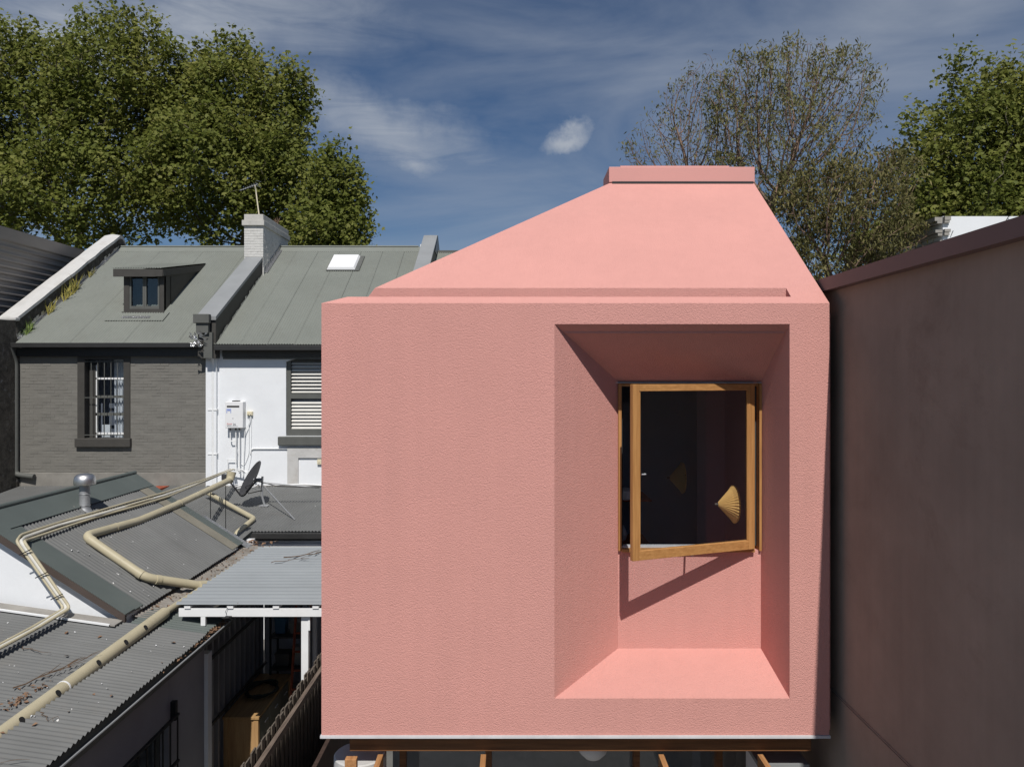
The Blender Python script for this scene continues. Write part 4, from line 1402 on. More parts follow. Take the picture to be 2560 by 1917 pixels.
# cabinet and hose
cb = empty('timber_bench', V(-4.1, 12.2, -6), 'timber workbench cabinet with drawers partly sunlit in the narrow yard', 'cabinet')
cx0, cx1, cy0, cy1, cz = -4.34, -3.82, 11.35, 13.0, -5.08
MB().box(cx0 - .01, cx1 + .015, cy0 - .02, cy1, H + cz - .04, H + cz).build('top', PALEW, cb, bevel=.004)
for xx in (cx0, cx1 - .07):
    MB().box(xx, xx + .07, cy0, cy0 + .07, 0, H + cz - .041).build('leg', PALEWZ, cb)
    MB().box(xx, xx + .07, cy1 - .08, cy1 - .01, 0, H + cz - .041).build('leg', PALEWZ, cb)
MB().box(cx0 + .071, cx1 - .071, cy0 + .015, cy0 + .04, .15, H + cz - .041).build('end_panel', PALEWZ, cb)
for k in range(3):
    y0_ = cy0 + .09 + k * .49
    for r_ in range(2):
        z0_ = H + cz - .06 - (r_ + 1) * .35
        MB().box(cx1 - .03, cx1 - .005, y0_, y0_ + .46, z0_, z0_ + .33).build('drawer_front', mat('grey_green_drawer', (.17, .165, .13), rough=.6), cb)
        MB().tube([(cx1 + .02, y0_ + .16, z0_ + .22), (cx1 + .02, y0_ + .30, z0_ + .22)], .008, 6).build('handle', SILVER, cb)
hs = MB()
pts = []
for i in range(150):
    a = i / 150 * 2 * math.pi * 4
    rr = .215 + .022 * math.sin(i * .7) + .008 * (i / 40)
    pts.append(V(-4.06 + rr * math.cos(a), 12.25 + rr * 1.35 * math.sin(a), cz + .018 + .012 * (i / 150 * 4) + .004 * math.sin(i * 1.3)))
hs.tube(pts, .014, 7)
o = hs.build('garden_hose', mat('dark_green_hose', (.03, .035, .025), rough=.5), None, smooth=True)
tag(o, 'coiled dark green hose lying on the timber bench', 'hose')

# pergola
pg = empty('pale_yard_roof', V(-3.4, 11, -6), 'flat yard roof of pale ribbed sheets on white beam and post', 'shelter')
roof_sheets(pg, PALEROOF, V(-4.42, 9.935, -2.985), (0, 1, 0), (1, 0, 0), 3.27, 2.5, sheet=.83, pitch=.166, amp=.030, jitter=0, seg=10)
MB().box(-4.40, -2.50, 9.97, 10.02, H - 3.155, H - 3.045).build('front_beam', WHITEP, pg, bevel=.004)
for xx in (-4.28, -3.72, -3.12, -2.60):
    MB().box(xx - .04, xx + .04, 9.955, 13.2, H - 3.044, H - 3.005).build('batten', WHITEP, pg)
MB().box(-2.81, -2.715, 10.03, 10.12, 0, H - 3.06).build('post', WHITEP, pg, bevel=.004)
MB().box(-2.715, -2.69, 10.02, 10.03, H - 3.35, H - 3.157).build('post_cleat', WHITEP, pg)
MB().box(-4.11, -4.05, 9.97, 10.02, H + LT(-4.08) + .01, H - 3.156).build('prop', WHITEP, pg)
sn = empty('solar_sensor_light', V(-3.72, 9.93, -3.1), 'small black solar light clipped to the white beam', 'light')
mb = MB()
mb.bar(V(-3.79, 9.90, -3.155), V(-3.70, 9.90, -3.155), .10, .012, up=Vector((0, .5, .8)))
mb.build('panel', BLACK, sn)
MB().box(-3.78, -3.70, 9.93, 9.965, H - 3.20, H - 3.14).build('body', BLACK, sn)
MB().tube([V(-3.76, 9.955, -3.13), V(-3.775, 9.94, -3.08), V(-3.75, 9.95, -3.03)], .003, 5).build('wire', BLACK, sn)

# fence
fn = empty('paling_fence', V(-2.6, 8, -6), 'weathered timber paling fence running back beside the pink house', 'fence')
yy = 6.3
k = 0
base_me = None
while yy < 12.0:
    off = .008 if k % 2 else -.008
    mb = MB()
    top = -3.745 + random.uniform(-.03, .03)
    x_ = -2.60 + off
    w_ = .100
    mb.box(x_ - .007, x_ + .007, yy, yy + w_, 0, H + top)
    o = mb.build('paling', DRYW, fn)
    k += 1
    yy += .079 + random.uniform(-.004, .004)
for z_ in (-3.90, -5.5):
    MB().box(-2.575, -2.525, 6.2, 12, H + z_ - .04, H + z_ + .04).build('rail', DRYR, fn)
for z_ in (-3.87,):
    MB().box(-2.66, -2.622, 6.2, 12, H + z_ - .035, H + z_ + .035).build('rail', DRYR, fn)
MB().box(-2.33, -2.28, 6.2, 12, 0, H - 4.5).build('lower_boards', mat('dark_brown_boards', (.055, .035, .028), rough=.8, var=.3, vscale=3, stretch=(1, 12, 1)), fn)  # dark boards filling the space below the rail

# ------------------------------------------------------------------ pipes on the roofs
bp = empty('large_drain_pipe', V(-6, 11, -2.4), 'thick cream drain pipe zigzagging down the pitched roof', 'pipe')
pth = [V(-6.08, 16.25, -2.22), V(-6.07, 13.9, -2.31), V(-6.07, 12.3, -2.34), V(-6.10, 10.80, -2.27), V(-5.18, 10.68, -2.83), V(-4.63, 11.28, -3.11)]
MB().tube(bend(pth, .14, 6), .062, 18).build('pipe', CREAM, bp, smooth=True)
MB().tube([V(-6.08, 16.23, -2.24), V(-6.08, 16.3, -2.18), V(-6.07, 16.33, -2.06)], [.08, .085, .10], 16).build('inlet', CREAM, bp, smooth=True)
for q, d_ in ((V(-6.0, 10.795, -2.335), (.85, 0, -.53)), (V(-5.26, 10.69, -2.78), (.85, 0, -.53)), (V(-5.06, 10.80, -2.89), (.6, .75, -.3)), (V(-6.085, 11.6, -2.31), (0, 1, 0)), (V(-6.07, 13.8, -2.31), (0, 1, 0))):
    dd = Vector(d_).normalized() * .035
    MB().tube([q - dd, q + dd], .067, 18).build('collar', CREAM, bp, smooth=True)
MB().tube([V(-4.66, 11.22, -3.10), V(-4.585, 11.36, -3.13)], .078, 18).build('end_junction', CREAM, bp, smooth=True)
for q in ((V(-6.07, 15.2, -2.3), V(-6.07, 15.2, -3.6)), (V(-6.07, 16.0, -2.3), V(-6.07, 16.0, -3.6)), (V(-6.085, 11.6, -2.3), V(-6.085, 11.6, -2.62))):
    MB().tube(q, .008, 6).build('support_wire', TRIM, bp)

lp = empty('long_drain_pipe', V(-4.6, 8, -3.2), 'long straight cream drain pipe with drilled holes along the lean-to roof', 'pipe')
pa, pb, pc = V(-4.66, 5.6, -3.30), V(-4.60, 10.0, -3.115), V(-4.62, 12.7, -3.16)
MB().tube([pa, pb], .075, 20).build('pipe', CREAM, lp, smooth=True)
MB().tube([pb - Vector((0, .02, 0)), pc], .045, 16).build('thin_pipe', CREAM, lp, smooth=True)
MB().tube([pa.lerp(pb, .50), pa.lerp(pb, .504)], .079, 20).build('joint_ring', WPLAST, lp, smooth=True)
for t_ in (.20, .335, .46, .625, .755, .86):
    q = pa.lerp(pb, t_) + Vector((.062, -.0, .040))
    n_ = Vector((.80, -.15, .55)).normalized()
    uu = Vector((0, 1, .04)).normalized()
    vv = n_.cross(uu)
    mb = MB()
    ring = [q + uu * (.034 * math.cos(a)) + vv * (.034 * math.sin(a)) + n_ * .003 for a in np.linspace(0, 2 * math.pi, 15)[:-1]]
    ring2 = [p_ - n_ * .02 for p_ in ring]
    mb.add(ring + ring2, [tuple(range(14))] + [(i, (i + 1) % 14, 14 + (i + 1) % 14, 14 + i) for i in range(14)])
    mb.build('drilled_hole', BLACK, lp)
np_ = empty('narrow_drain_pipe', V(-6, 18, -3.4), 'narrower cream pipe with two bends on the dish roof', 'pipe')
pth = [V(-8.15, 20.1, -3.08), V(-6.10, 17.9, -3.36), V(-6.18, 16.95, -3.56), V(-6.20, 16.9, -4.3)]
MB().tube(bend([V(-8.15, 20.1, -3.06), V(-6.14, 17.95, -3.36), V(-6.22, 17.02, -3.52), V(-6.18, 16.95, -4.25)], .1), .058, 14).build('pipe', CREAM, np_, smooth=True)
MB().tube([V(-7.85, 19.79, -3.10), V(-7.72, 19.66, -3.115)], .063, 14).build('black_band', BLACK, np_, smooth=True)
wd = empty('white_downpipe', V(-5.9, 17, -3.8), 'short white downpipe with rainhead under the black gutter', 'pipe')
MB().tube([V(-5.90, 17.0, -3.70), V(-5.90, 17.0, -4.12)], .062, 14).build('pipe', WPLAST, wd, smooth=True)
MB().box(-5.99, -5.81, 16.93, 17.07, H - 3.76, H - 3.64).build('rainhead', WPLAST, wd, bevel=.006)
MB().tube([V(-5.90, 16.98, -4.10), V(-6.12, 16.9, -4.28)], .058, 14).build('elbow', CREAM, wd, smooth=True)

# bundle of conduits
cdn = [('cream conduit nearest the ridge in the roof bundle', .0, CREAM, .017), ('white conduit under the cream ones in the roof bundle', .055, mat('aged_white_pipe', (.56, .55, .50), rough=.5, var=.06, vscale=4), .022),
       ('middle cream conduit of the roof bundle', .045, CREAM, .015), ('outer cream conduit of the roof bundle', .10, CREAM, .018)]
for i, (lab, o_, m_, r_) in enumerate(cdn):
    wv = lambda k: .022 * math.sin(k * 2.1 + i * 1.7)
    cx = lambda y: -6.47 + (y - 9.98) * .027
    up_ = lambda y, e=.06: mgp(cx(y) + o_) + e
    p0 = V(cx(9.95) + .05 + o_, 9.90, up_(9.95, .05))
    p1 = V(-5.66 + o_ * .85, 9.56 - o_ * .1, -2.92 + o_ * .05)
    pts = [V(-7.98 + o_, 21.40, -2.62), V(-7.20 + o_, 17.5, -2.42 + wv(1)), V(cx(13.8) + o_, 13.8, up_(13.8)), V(cx(12.7) + o_ + wv(2), 12.7, up_(12.7)),
           V(cx(11.6) + o_ + wv(3), 11.6, up_(11.6)), V(cx(10.7) + o_ + wv(4), 10.7, up_(10.7)), p0, V(-6.30 + o_ * .95, 9.62, -2.09), p1,
           V(-5.66 + o_ * .8, 8.9, -2.955 + wv(4) * .4), V(-5.67 + o_ * .8, 6.5, -2.965)]
    o = MB().tube(bend(pts, .07, 4), r_, 9).build('conduit', m_, None, smooth=True)
    tag(o, lab, 'pipe', 'conduits bundled over the rear roofs')
# clips
mb = MB()
for t_ in (.16, .5, .82):
    q = V(-6.30, 9.60, -2.09).lerp(V(-5.66, 9.54, -2.92), t_)
    mb.bar(q + Vector((-.035, -.02, -.03)), q + Vector((.12, -.03, .045)), .010, .012)
tag(mb.build('cable_ties', BLACK), 'three thin black ties round the conduit bundle', 'cable tie', kind='stuff')

# vent
vn = empty('roof_vent', V(-6.6, 11.65, -2.05), 'spun metal roof vent cowl on galvanised pipe', 'vent')
vb = V(-6.58, 11.65, -2.08)
MB().lathe(vb, [(.13, -.03), (.10, .02), (.078, .06), (.074, .08), (.074, .42)], 28).build('pipe', GALV, vn, smooth=True)
MB().lathe(vb, [(.080, .10), (.083, .105), (.080, .11)], 28).build('clamp_ring', GALV, vn, smooth=True)
MB().lathe(vb, [(.080, .27), (.084, .275), (.080, .28)], 28).build('clamp_ring', GALV, vn, smooth=True)
MB().lathe(vb, [(.001, .40), (.15, .42), (.157, .44), (.152, .50), (.14, .545), (.11, .575), (.06, .59), (.001, .594)], 40).build('cowl', ALU, vn, smooth=True)
mb = MB()
for i in range(60):
    a, r_ = random.uniform(0, 6.28), random.uniform(.08, .26)
    q = Vector((vb.x + r_ * math.cos(a), vb.y + r_ * math.sin(a), 0))
    q.z = H + mgp(q.x) + random.uniform(.015, .04)
    e = Vector((random.uniform(-.03, .03), random.uniform(-.03, .03), random.uniform(-.01, .02)))
    mb.add([q, q + e, q + Vector((e.y, -e.x, .01))], [(0, 1, 2)])
o = mb.build('grit', CEMENT, vn, recalc=False)
o['kind'] = 'stuff'

# satellite dish
sd_ = empty('satellite_dish', V(-6.33, 19.4, -3.32), 'dark satellite dish on braced steel mast in front of the white wall', 'satellite dish')
mbase = V(-6.36, 19.4, BR(19.4) + .01)
mtop = V(-6.42, 19.4, -2.56)
MB().tube(bend([mbase, V(-6.44, 19.4, -3.05), mtop], .1), .028, 10).build('mast', GALV, sd_, smooth=True)
MB().box(mbase.x - .12, mbase.x + .1, 19.3, 19.5, mbase.z, mbase.z + .02).build('base_plate', GALV, sd_)
MB().tube([V(-6.40, 19.38, -2.78), V(-5.22, 18.1, BR(18.1) + .02)], .016, 8).build('brace', GALV, sd_)
MB().tube([V(-6.40, 19.42, -2.72), V(-3.9, 19.7, -3.0)], .018, 8).build('brace', GALV, sd_)
dc_ = V(-6.68, 19.35, -2.62)
ax = Vector((-.74, -.42, .50)).normalized()
e1 = ax.cross(Vector((0, 0, 1))).normalized()
e2 = e1.cross(ax).normalized()
mb = MB()
nr, na = 7, 36
for s_ in (0, 1):
    for i in range(nr + 1):
        r_ = .46 * i / nr
        for j in range(na):
            a = 2 * math.pi * j / na
            mb.v.append(tuple(dc_ + e1 * (r_ * math.cos(a)) + e2 * (r_ * 1.08 * math.sin(a)) + ax * (.30 * r_ * r_ * 1.6 - s_ * .012 - .05)))
for s_ in (0, 1):
    b_ = s_ * (nr + 1) * na
    for i in range(nr):
        for j in range(na):
            a = b_ + i * na + j
            c = b_ + i * na + (j + 1) % na
            mb.f.append((a, c, c + na, a + na))
for j in range(na):
    a = nr * na + j
    c = nr * na + (j + 1) % na
    b_ = (nr + 1) * na
    mb.f.append((a, c, c + b_, a + b_))
mb.build('reflector', DISHM, sd_, smooth=True)
lnb = at(566, 1192, 18.9)
low = dc_ - e2 * .46 + ax * .02
MB().tube(bend([dc_ - ax * .12, low - ax * .06 - e2 * .05, lnb + Vector((.03, 0, -.05))], .12), .022, 8).build('feed_arm', DISHM, sd_, smooth=True)
MB().box(lnb.x - .10, lnb.x + .06, lnb.y - .07, lnb.y + .07, lnb.z - .07, lnb.z + .07).build('receiver', DISHM, sd_, bevel=.01)
MB().tube([lnb + Vector((.06, 0, 0)), lnb + Vector((.14, .03, .01))], .05, 12).build('receiver_horn', WPLAST, sd_, smooth=True)
MB().tube([dc_ - ax * .06, mtop + Vector((0, 0, -.08))], .045, 10).build('bracket', GALV, sd_)
MB().tube([mtop + Vector((0, -.03, -.35)), mtop + Vector((-.32, -.1, -.42)), mtop + Vector((-.40, -.1, -.25)), mtop + Vector((-.1, -.05, -.12)), mtop + Vector((.4, 0, -.25)), mtop + Vector((2.4, .1, -.32))], .012, 6).build('cable', BLACK, sd_)

# water heater
ht = empty('gas_water_heater', V(-7.85, YW - .2, -1.1), 'white wall mounted gas water heater with blue sticker', 'water heater')
hx0, hx1, hz0, hz1 = -8.12, -7.62, -1.46, -.72
MB().box(hx0, hx1, YW - .24, YW - .003, H + hz0, H + hz1).build('casing', WPLAST, ht, bevel=.015)
MB().box(hx0 + .05, hx0 + .40, YW - .244, YW - .2405, H + hz1 - .16, H + hz1 - .11).build('flue_slot', TRIM, ht)
MB().box(hx0 + .18, hx0 + .36, YW - .2, YW - .05, H + hz1 + .001, H + hz1 + .03).build('flue_top', TRIM, ht)
st = mat('blue_sticker', (.25, .32, .62), rough=.6)
for a, b, c, d in ((.04, .17, -.20, -.23), (.04, .06, -.23, -.32), (.15, .17, -.23, -.32), (.07, .14, -.23, -.26)):
    MB().box(hx0 + a, hx0 + b, YW - .244, YW - .2405, H + hz1 + d, H + hz1 + c).build('sticker', st, ht)
MB().box(hx0 + .05, hx0 + .36, YW - .243, YW - .2405, H + hz0 + .045, H + hz0 + .052).build('label_line', BLACK, ht)
MB().lathe((hx0 + .22, YW - .243, H + hz0 + .27), [(.001, 0), (.012, 0), (.012, .004)], 10, 'y').build('screw', BLACK, ht)


def text(s_, loc, size, m_, parent, nm):
    cu = bpy.data.curves.new(nm, 'FONT')
    cu.body = s_
    cu.size = size
    cu.extrude = .0005
    to = bpy.data.objects.new(nm, cu)
    COL.objects.link(to)
    dg = bpy.context.evaluated_depsgraph_get()
    me = bpy.data.meshes.new_from_object(to.evaluated_get(dg))
    bpy.data.objects.remove(to)
    me.transform(Matrix.Translation(loc) @ Matrix.Rotation(R(90), 4, 'X'))
    me.materials.clear()
    return link(nm, me, m_, parent)


RED = mat('red_print', (.55, .06, .05), rough=.6)
INK = mat('dark_print', (.03, .03, .05), rough=.6)
text('Rinnai', Vector((hx0 + .055, YW - .243, H + hz0 + .10)), .058, RED, ht, 'maker_lettering')
text('INFINITY', Vector((hx0 + .055, YW - .243, H + hz0 + .065)), .030, INK, ht, 'model_lettering')
text('26', Vector((hx0 + .22, YW - .243, H + hz0 + .075)), .085, INK, ht, 'size_lettering')
for k, (xx, zb) in enumerate(((-8.02, -1.78), (-7.86, -2.5), (-7.76, -2.75))):
    pts = [V(xx, YW - .12, hz0), V(xx, YW - .12, zb)]
    if k == 0:
        pts += [V(xx + .03, YW - .12, zb - .06), V(xx + .16, YW - .12, zb - .05)]
    MB().tube(pts, .016, 8).build('water_pipe', WHITEP, ht, smooth=True)
    MB().tube([V(xx, YW - .12, hz0 - .002), V(xx, YW - .12, hz0 - .07)], .022, 8).build('valve', mat('brass_dark', (.12, .10, .07), rough=.4, metal=.6), ht)
MB().tube([V(-7.86, YW - .10, -2.35), V(-8.10, YW - .10, -2.35), V(-8.10, YW - .10, -2.85)], .014, 8).build('side_pipe', WHITEP, ht)
ps = empty('power_outlet', V(-7.5, YW - .06, -1.1), 'beige outdoor socket on the wall beside the water heater', 'socket')
MB().box(-7.57, -7.41, YW - .08, YW - .004, H - 1.12, H - 1.0).build('box', BEIGE, ps, bevel=.01)
MB().box(-7.545, -7.505, YW - .10, YW - .081, H - 1.09, H - 1.03).build('switch', BEIGE, ps)
MB().box(-7.475, -7.435, YW - .10, YW - .081, H - 1.09, H - 1.03).build('switch', BEIGE, ps)
MB().tube(bend([V(-7.52, YW - .03, -1.13), V(-7.52, YW - .03, -2.2), V(-7.66, YW - .03, -2.55), V(-7.8, YW - .03, -2.45), V(-7.93, YW - .04, -1.5)], .12), .007, 6).build('cable', WHITEP, ps)
MB().tube(bend([V(-7.46, YW - .05, -1.13), V(-7.50, YW - .08, -1.35), V(-7.62, YW - .1, -1.55), V(-7.68, YW - .05, -2.9)], .12), .011, 6).build('cable', WHITEP, ps)
MB().tube(bend([V(-7.45, YW - .03, -1.13), V(-7.46, YW - .03, -2.3), V(-7.6, YW - .03, -2.9)], .12), .006, 6).build('cable', WHITEP, ps)
# tangle of lagged pipes at the foot of the wall
tg = empty('pipe_tangle', V(-7.6, 21.3, -2.9), 'white lagged pipes tangled at the foot of the white wall', 'pipe')
for k in range(4):
    a = V(-8.0 + .12 * k, 21.4, -2.62 - .03 * k)
    MB().tube(bend([a, a + Vector((.35, -.05, .02 * (-1) ** k)), a + Vector((.62, -.15, -.18)), a + Vector((.45, -.3, -.36)), a + Vector((.1, -.35, -.42))], .1), .013, 8).build('lagged_pipe', WHITEP, tg, smooth=True)


# ------------------------------------------------------------------ litter, twigs, weeds
def litter(nm, label, cat, m_, pts_fn, n, size, seed=1):
    rnd = random.Random(seed)
    mb = MB()
    for i in range(n):
        q = pts_fn(rnd)
        a = rnd.uniform(0, 6.28)
        s_ = size * rnd.uniform(.5, 1.3)
        u_ = Vector((math.cos(a), math.sin(a), rnd.uniform(-.4, .4))) * s_
        v_ = Vector((-math.sin(a), math.cos(a), rnd.uniform(-.4, .4))) * s_ * .55
        up = Vector((0, 0, s_ * .25))
        mb.add([q - u_, q - v_ + up, q + u_, q + v_ + up], [(0, 1, 2), (0, 2, 3)])
    return tag(mb.build(nm, m_, recalc=False), label, cat, kind='stuff')


litter('leaf_litter', 'brown dead leaves piled in the lean-to gutter', 'leaves', LITTER,
       lambda r: V(-3.92 + r.uniform(-.05, .05), 10.35 - abs(r.gauss(0, .55)), -3.33 + r.uniform(0, .03)), 170, .024, 2)
litter('leaf_litter', 'clump of brown leaves banked against the long cream pipe', 'leaves', LITTER,
       lambda r: (lambda y: V(-4.78 - abs(r.gauss(0, .07)), y, LT(-4.8) + r.uniform(.01, .05)))(7.45 + r.gauss(0, .16)), 70, .022, 3)
litter('leaf_litter', 'dry leaves scattered over the lean-to roof', 'leaves', LITTER,
       lambda r: (lambda x: V(x, r.uniform(5, 9.4), LT(x) + .02))(-4.0 - r.uniform(0, 2.4)), 60, .028, 4)
litter('leaf_litter', 'brown debris along the valley beside the pitched roof', 'leaves', LITTER,
       lambda r: (lambda x: V(x, r.uniform(10.2, 14.0), LT(x) + .03))(-4.85 + r.uniform(-.12, .15)), 120, .022, 5)
litter('leaf_litter', 'heap of dead leaves behind the bent cream pipe', 'leaves', LITTER,
       lambda r: V(-5.05 + r.gauss(0, .16), 14.1 + r.uniform(0, .5), -3.25 + r.uniform(-.1, .1)), 200, .05, 6)
litter('roof_flecks', 'pale flecks and petals scattered on the lean-to roof', 'debris', WPLAST,
       lambda r: (lambda x: V(x, r.uniform(4.8, 9.3), LT(x) + .016))(-4.0 - r.uniform(0, 2.4)), 90, .012, 8)
litter('roof_flecks', 'pale flecks scattered on the pitched roof of the rear wing', 'debris', WPLAST,
       lambda r: (lambda x: V(x, r.uniform(9.9, 13), mgp(x) + .025))(-5.0 - r.uniform(0, 1.7)), 50, .012, 9)


def twig(label, a, b, seed, r0=.008, branches=5, flat=True):
    rnd = random.Random(seed)
    mb = MB()
    a, b = Vector(a), Vector(b)
    n = 7
    pts = [a.lerp(b, i / n) + Vector((rnd.uniform(-.02, .02), rnd.uniform(-.03, .03), rnd.uniform(0, .02))) for i in range(n + 1)]
    mb.tube(pts, [r0 * (1 - .7 * i / n) for i in range(n + 1)], 5)
    for k in range(branches):
        q = pts[rnd.randint(2, n)]
        l_ = (b - a).length * rnd.uniform(.15, .35)
        d = (b - a).normalized() + Vector((rnd.uniform(-.5, .5), rnd.uniform(-.9, .9), rnd.uniform(0, .25)))
        d.normalize()
        e = q + d * l_
        m_ = q.lerp(e, .5) + Vector((rnd.uniform(-.02, .02), rnd.uniform(-.02, .02), .01))
        mb.tube([q, m_, e], [r0 * .5, r0 * .4, r0 * .2], 4)
    return tag(mb.build('twig', TWIG), label, 'twig', 'twigs fallen on the roofs')


twig('forked brown twig lying on the pale yard roof', V(-3.72, 12.3, -2.95), V(-3.0, 12.8, -2.94), 1, .010, 9)
twig('thin bent twig below the forked one on the pale yard roof', V(-3.86, 12.0, -2.95), V(-3.3, 12.3, -2.945), 2, .006, 3)
twig('bundle of thin twigs caught against the long cream pipe', V(-5.0, 7.6, LT(-5.0) + .03), V(-4.72, 8.4, LT(-4.72) + .06), 3, .008, 12)
twig('long thin twig near the eave at the bottom left', V(-4.75, 6.2, LT(-4.75) + .02), V(-4.25, 6.35, LT(-4.25) + .02), 4, .005, 3)
twig('curved twig right of the long cream pipe', V(-4.5, 7.2, LT(-4.5) + .02), V(-4.3, 7.1, LT(-4.3) + .02), 5, .005, 1)
twig('straight twig beside the conduit shadow on the lean-to', V(-5.55, 8.55, LT(-5.55) + .02), V(-5.2, 8.5, LT(-5.2) + .02), 6, .005, 1)
twig('dry sprig lying on the far left roof by the ridge', V(-9.2, 15.2, -3.62), V(-8.4, 15.6, -3.58), 7, .010, 14)
twig('brown sprig hanging over the gutter edge', V(-4.0, 6.1, -3.27), V(-3.84, 6.25, -3.32), 8, .006, 9)


def tuft(label, base_, n, h_, spread, m_, seed, along=0.0):
    rnd = random.Random(seed)
    mb = MB()
    base_ = Vector(base_)
    for i in range(n):
        al = rnd.uniform(-along, along)
        b0_ = base_ + Vector((rnd.uniform(-.03, .03), al, al * TS))
        lean = Vector((rnd.gauss(0, spread), rnd.gauss(0, spread), 1)).normalized()
        l_ = h_ * rnd.uniform(.5, 1.1)
        w_ = Vector((rnd.uniform(-1, 1), rnd.uniform(-.3, .3), 0)).normalized() * .011
        m1 = b0_ + lean * l_ * .5
        tip = m1 + (lean + Vector((rnd.gauss(0, .3), rnd.gauss(0, .3), -.25))).normalized() * l_ * .5
        mb.add([b0_ - w_, b0_ + w_, m1 + w_, m1 - w_, tip], [(0, 1, 2, 3), (3, 2, 4)])
    return tag(mb.build('grass_tuft', m_, recalc=False), label, 'weed', 'weeds along the white-capped party wall')


tuft('tall yellow grass tuft halfway up the white-capped wall', V(-13.93, 23.9, roofz(23.9)), 60, .62, .30, GRASS, 1, .38)
tuft('small yellow grass tuft lower down the white-capped wall', V(-13.95, 22.9, roofz(22.9)), 20, .50, .22, GRASS, 2, .14)
tuft('little grass tuft near the top of the white-capped wall', V(-13.97, 25.1, roofz(25.1)), 16, .30, .3, GRASS, 3, .2)
tuft('leafy green weed at the foot of the white-capped wall', V(-13.95, 21.85, roofz(21.85)), 34, .42, .40, LEAFG, 4, .15)
tuft('dry brown weed growing on the chimney top', V(-8.45, 26.9, 5.33), 50, .26, .6, TWIG, 5, .25)
for o in COL.objects:
    if o.name.startswith('grass_tuft') and 'chimney' in o['label']:
        del o['group']


# ------------------------------------------------------------------ trees
def grow(attr, seeds, step, di, dk, iters=140, up=0.0):
    """Space colonisation. attr: (n,3); seeds: list of polyline points for the trunk. Returns nodes, parents."""
    nodes = [np.array(seeds[0])]
    par = [-1]
    for p in seeds[1:]:
        q = np.array(p)
        k = max(1, int(np.linalg.norm(q - nodes[-1]) / step))
        a = nodes[-1]
        for i in range(k):
            par.append(len(nodes) - 1)
            nodes.append(a + (q - a) * (i + 1) / k)
    A = attr.copy()
    N_ = np.array(nodes)
    D = np.full(len(A), 1e9)
    I = np.zeros(len(A), int)
    for i0 in range(0, len(N_), 64):
        d = np.linalg.norm(A[:, None] - N_[None, i0:i0 + 64], axis=2)
        j = d.argmin(1)
        dd = d[np.arange(len(A)), j]
        m_ = dd < D
        D[m_] = dd[m_]
        I[m_] = j[m_] + i0
    N_ = list(N_)
    for it in range(iters):
        act = D < di
        if not act.any():
            j = D.argmin()
            act = D <= D[j] + step
        idx = I[act]
        P_ = np.array(N_)
        vec = A[act] - P_[idx]
        vec /= np.linalg.norm(vec, axis=1)[:, None] + 1e-9
        acc = np.zeros((len(P_), 3))
        np.add.at(acc, idx, vec)
        u_ = np.unique(idx)
        dirs = acc[u_] + rng.normal(0, .18, (len(u_), 3))
        dirs[:, 2] += up
        dirs /= np.linalg.norm(dirs, axis=1)[:, None] + 1e-9
        new = P_[u_] + dirs * step
        n0 = len(N_)
        N_ += list(new)
        par += list(u_)
        d = np.linalg.norm(A[:, None] - new[None], axis=2)
        j = d.argmin(1)
        dd = d[np.arange(len(A)), j]
        m_ = dd < D
        D[m_] = dd[m_]
        I[m_] = j[m_] + n0
        keep = D > dk
        A, D, I = A[keep], D[keep], I[keep]
        if len(A) == 0 or len(N_) > 15000:
            break
    return np.array(N_), np.array(par)


def branch_mesh(nm, nodes, par, m_, parent, tip=.012, expo=2.3, rmax=.4, sides=5, rmin_draw=0.0):
    n = len(nodes)
    acc = np.zeros(n)
    kids = np.zeros(n, int)
    for i in range(n - 1, 0, -1):
        kids[par[i]] += 1
    for i in range(n - 1, -1, -1):
        if kids[i] == 0:
            acc[i] = tip ** expo
        if par[i] >= 0:
            acc[par[i]] += acc[i]
    rad = np.minimum(acc ** (1 / expo), rmax)
    vs, fs = [], []
    ring = {}
    for i in range(n):
        p = nodes[i]
        d = p - nodes[par[i]] if par[i] >= 0 else nodes[1] - nodes[0]
        d = d / (np.linalg.norm(d) + 1e-9)
        a = np.cross(d, [0.31, .94, .12])
        a /= np.linalg.norm(a) + 1e-9
        b = np.cross(d, a)
        ring[i] = len(vs)
        for k in range(sides):
            t_ = 2 * math.pi * k / sides
            vs.append(tuple(p + (a * math.cos(t_) + b * math.sin(t_)) * rad[i]))
    for i in range(1, n):
        if rad[i] < rmin_draw:
            continue
        r0, r1 = ring[par[i]], ring[i]
        # a fresh base ring close to the child radius keeps side shoots slim
        if rad[par[i]] > rad[i] * 1.6:
            p = nodes[par[i]]
            d = nodes[i] - p
            d /= np.linalg.norm(d) + 1e-9
            a = np.cross(d, [0.31, .94, .12])
            a /= np.linalg.norm(a) + 1e-9
            b = np.cross(d, a)
            r0 = len(vs)
            for k in range(sides):
                t_ = 2 * math.pi * k / sides
                vs.append(tuple(p + (a * math.cos(t_) + b * math.sin(t_)) * rad[i] * 1.15))
        for k in range(sides):
            k2 = (k + 1) % sides
            fs.append((r0 + k, r0 + k2, r1 + k2, r1 + k))
    me = bpy.data.meshes.new(nm)
    me.from_pydata(vs, [], fs)
    me.polygons.foreach_set('use_smooth', [True] * len(me.polygons))
    me.update()
    o = link(nm, me, m_, parent)
    return o, rad, kids


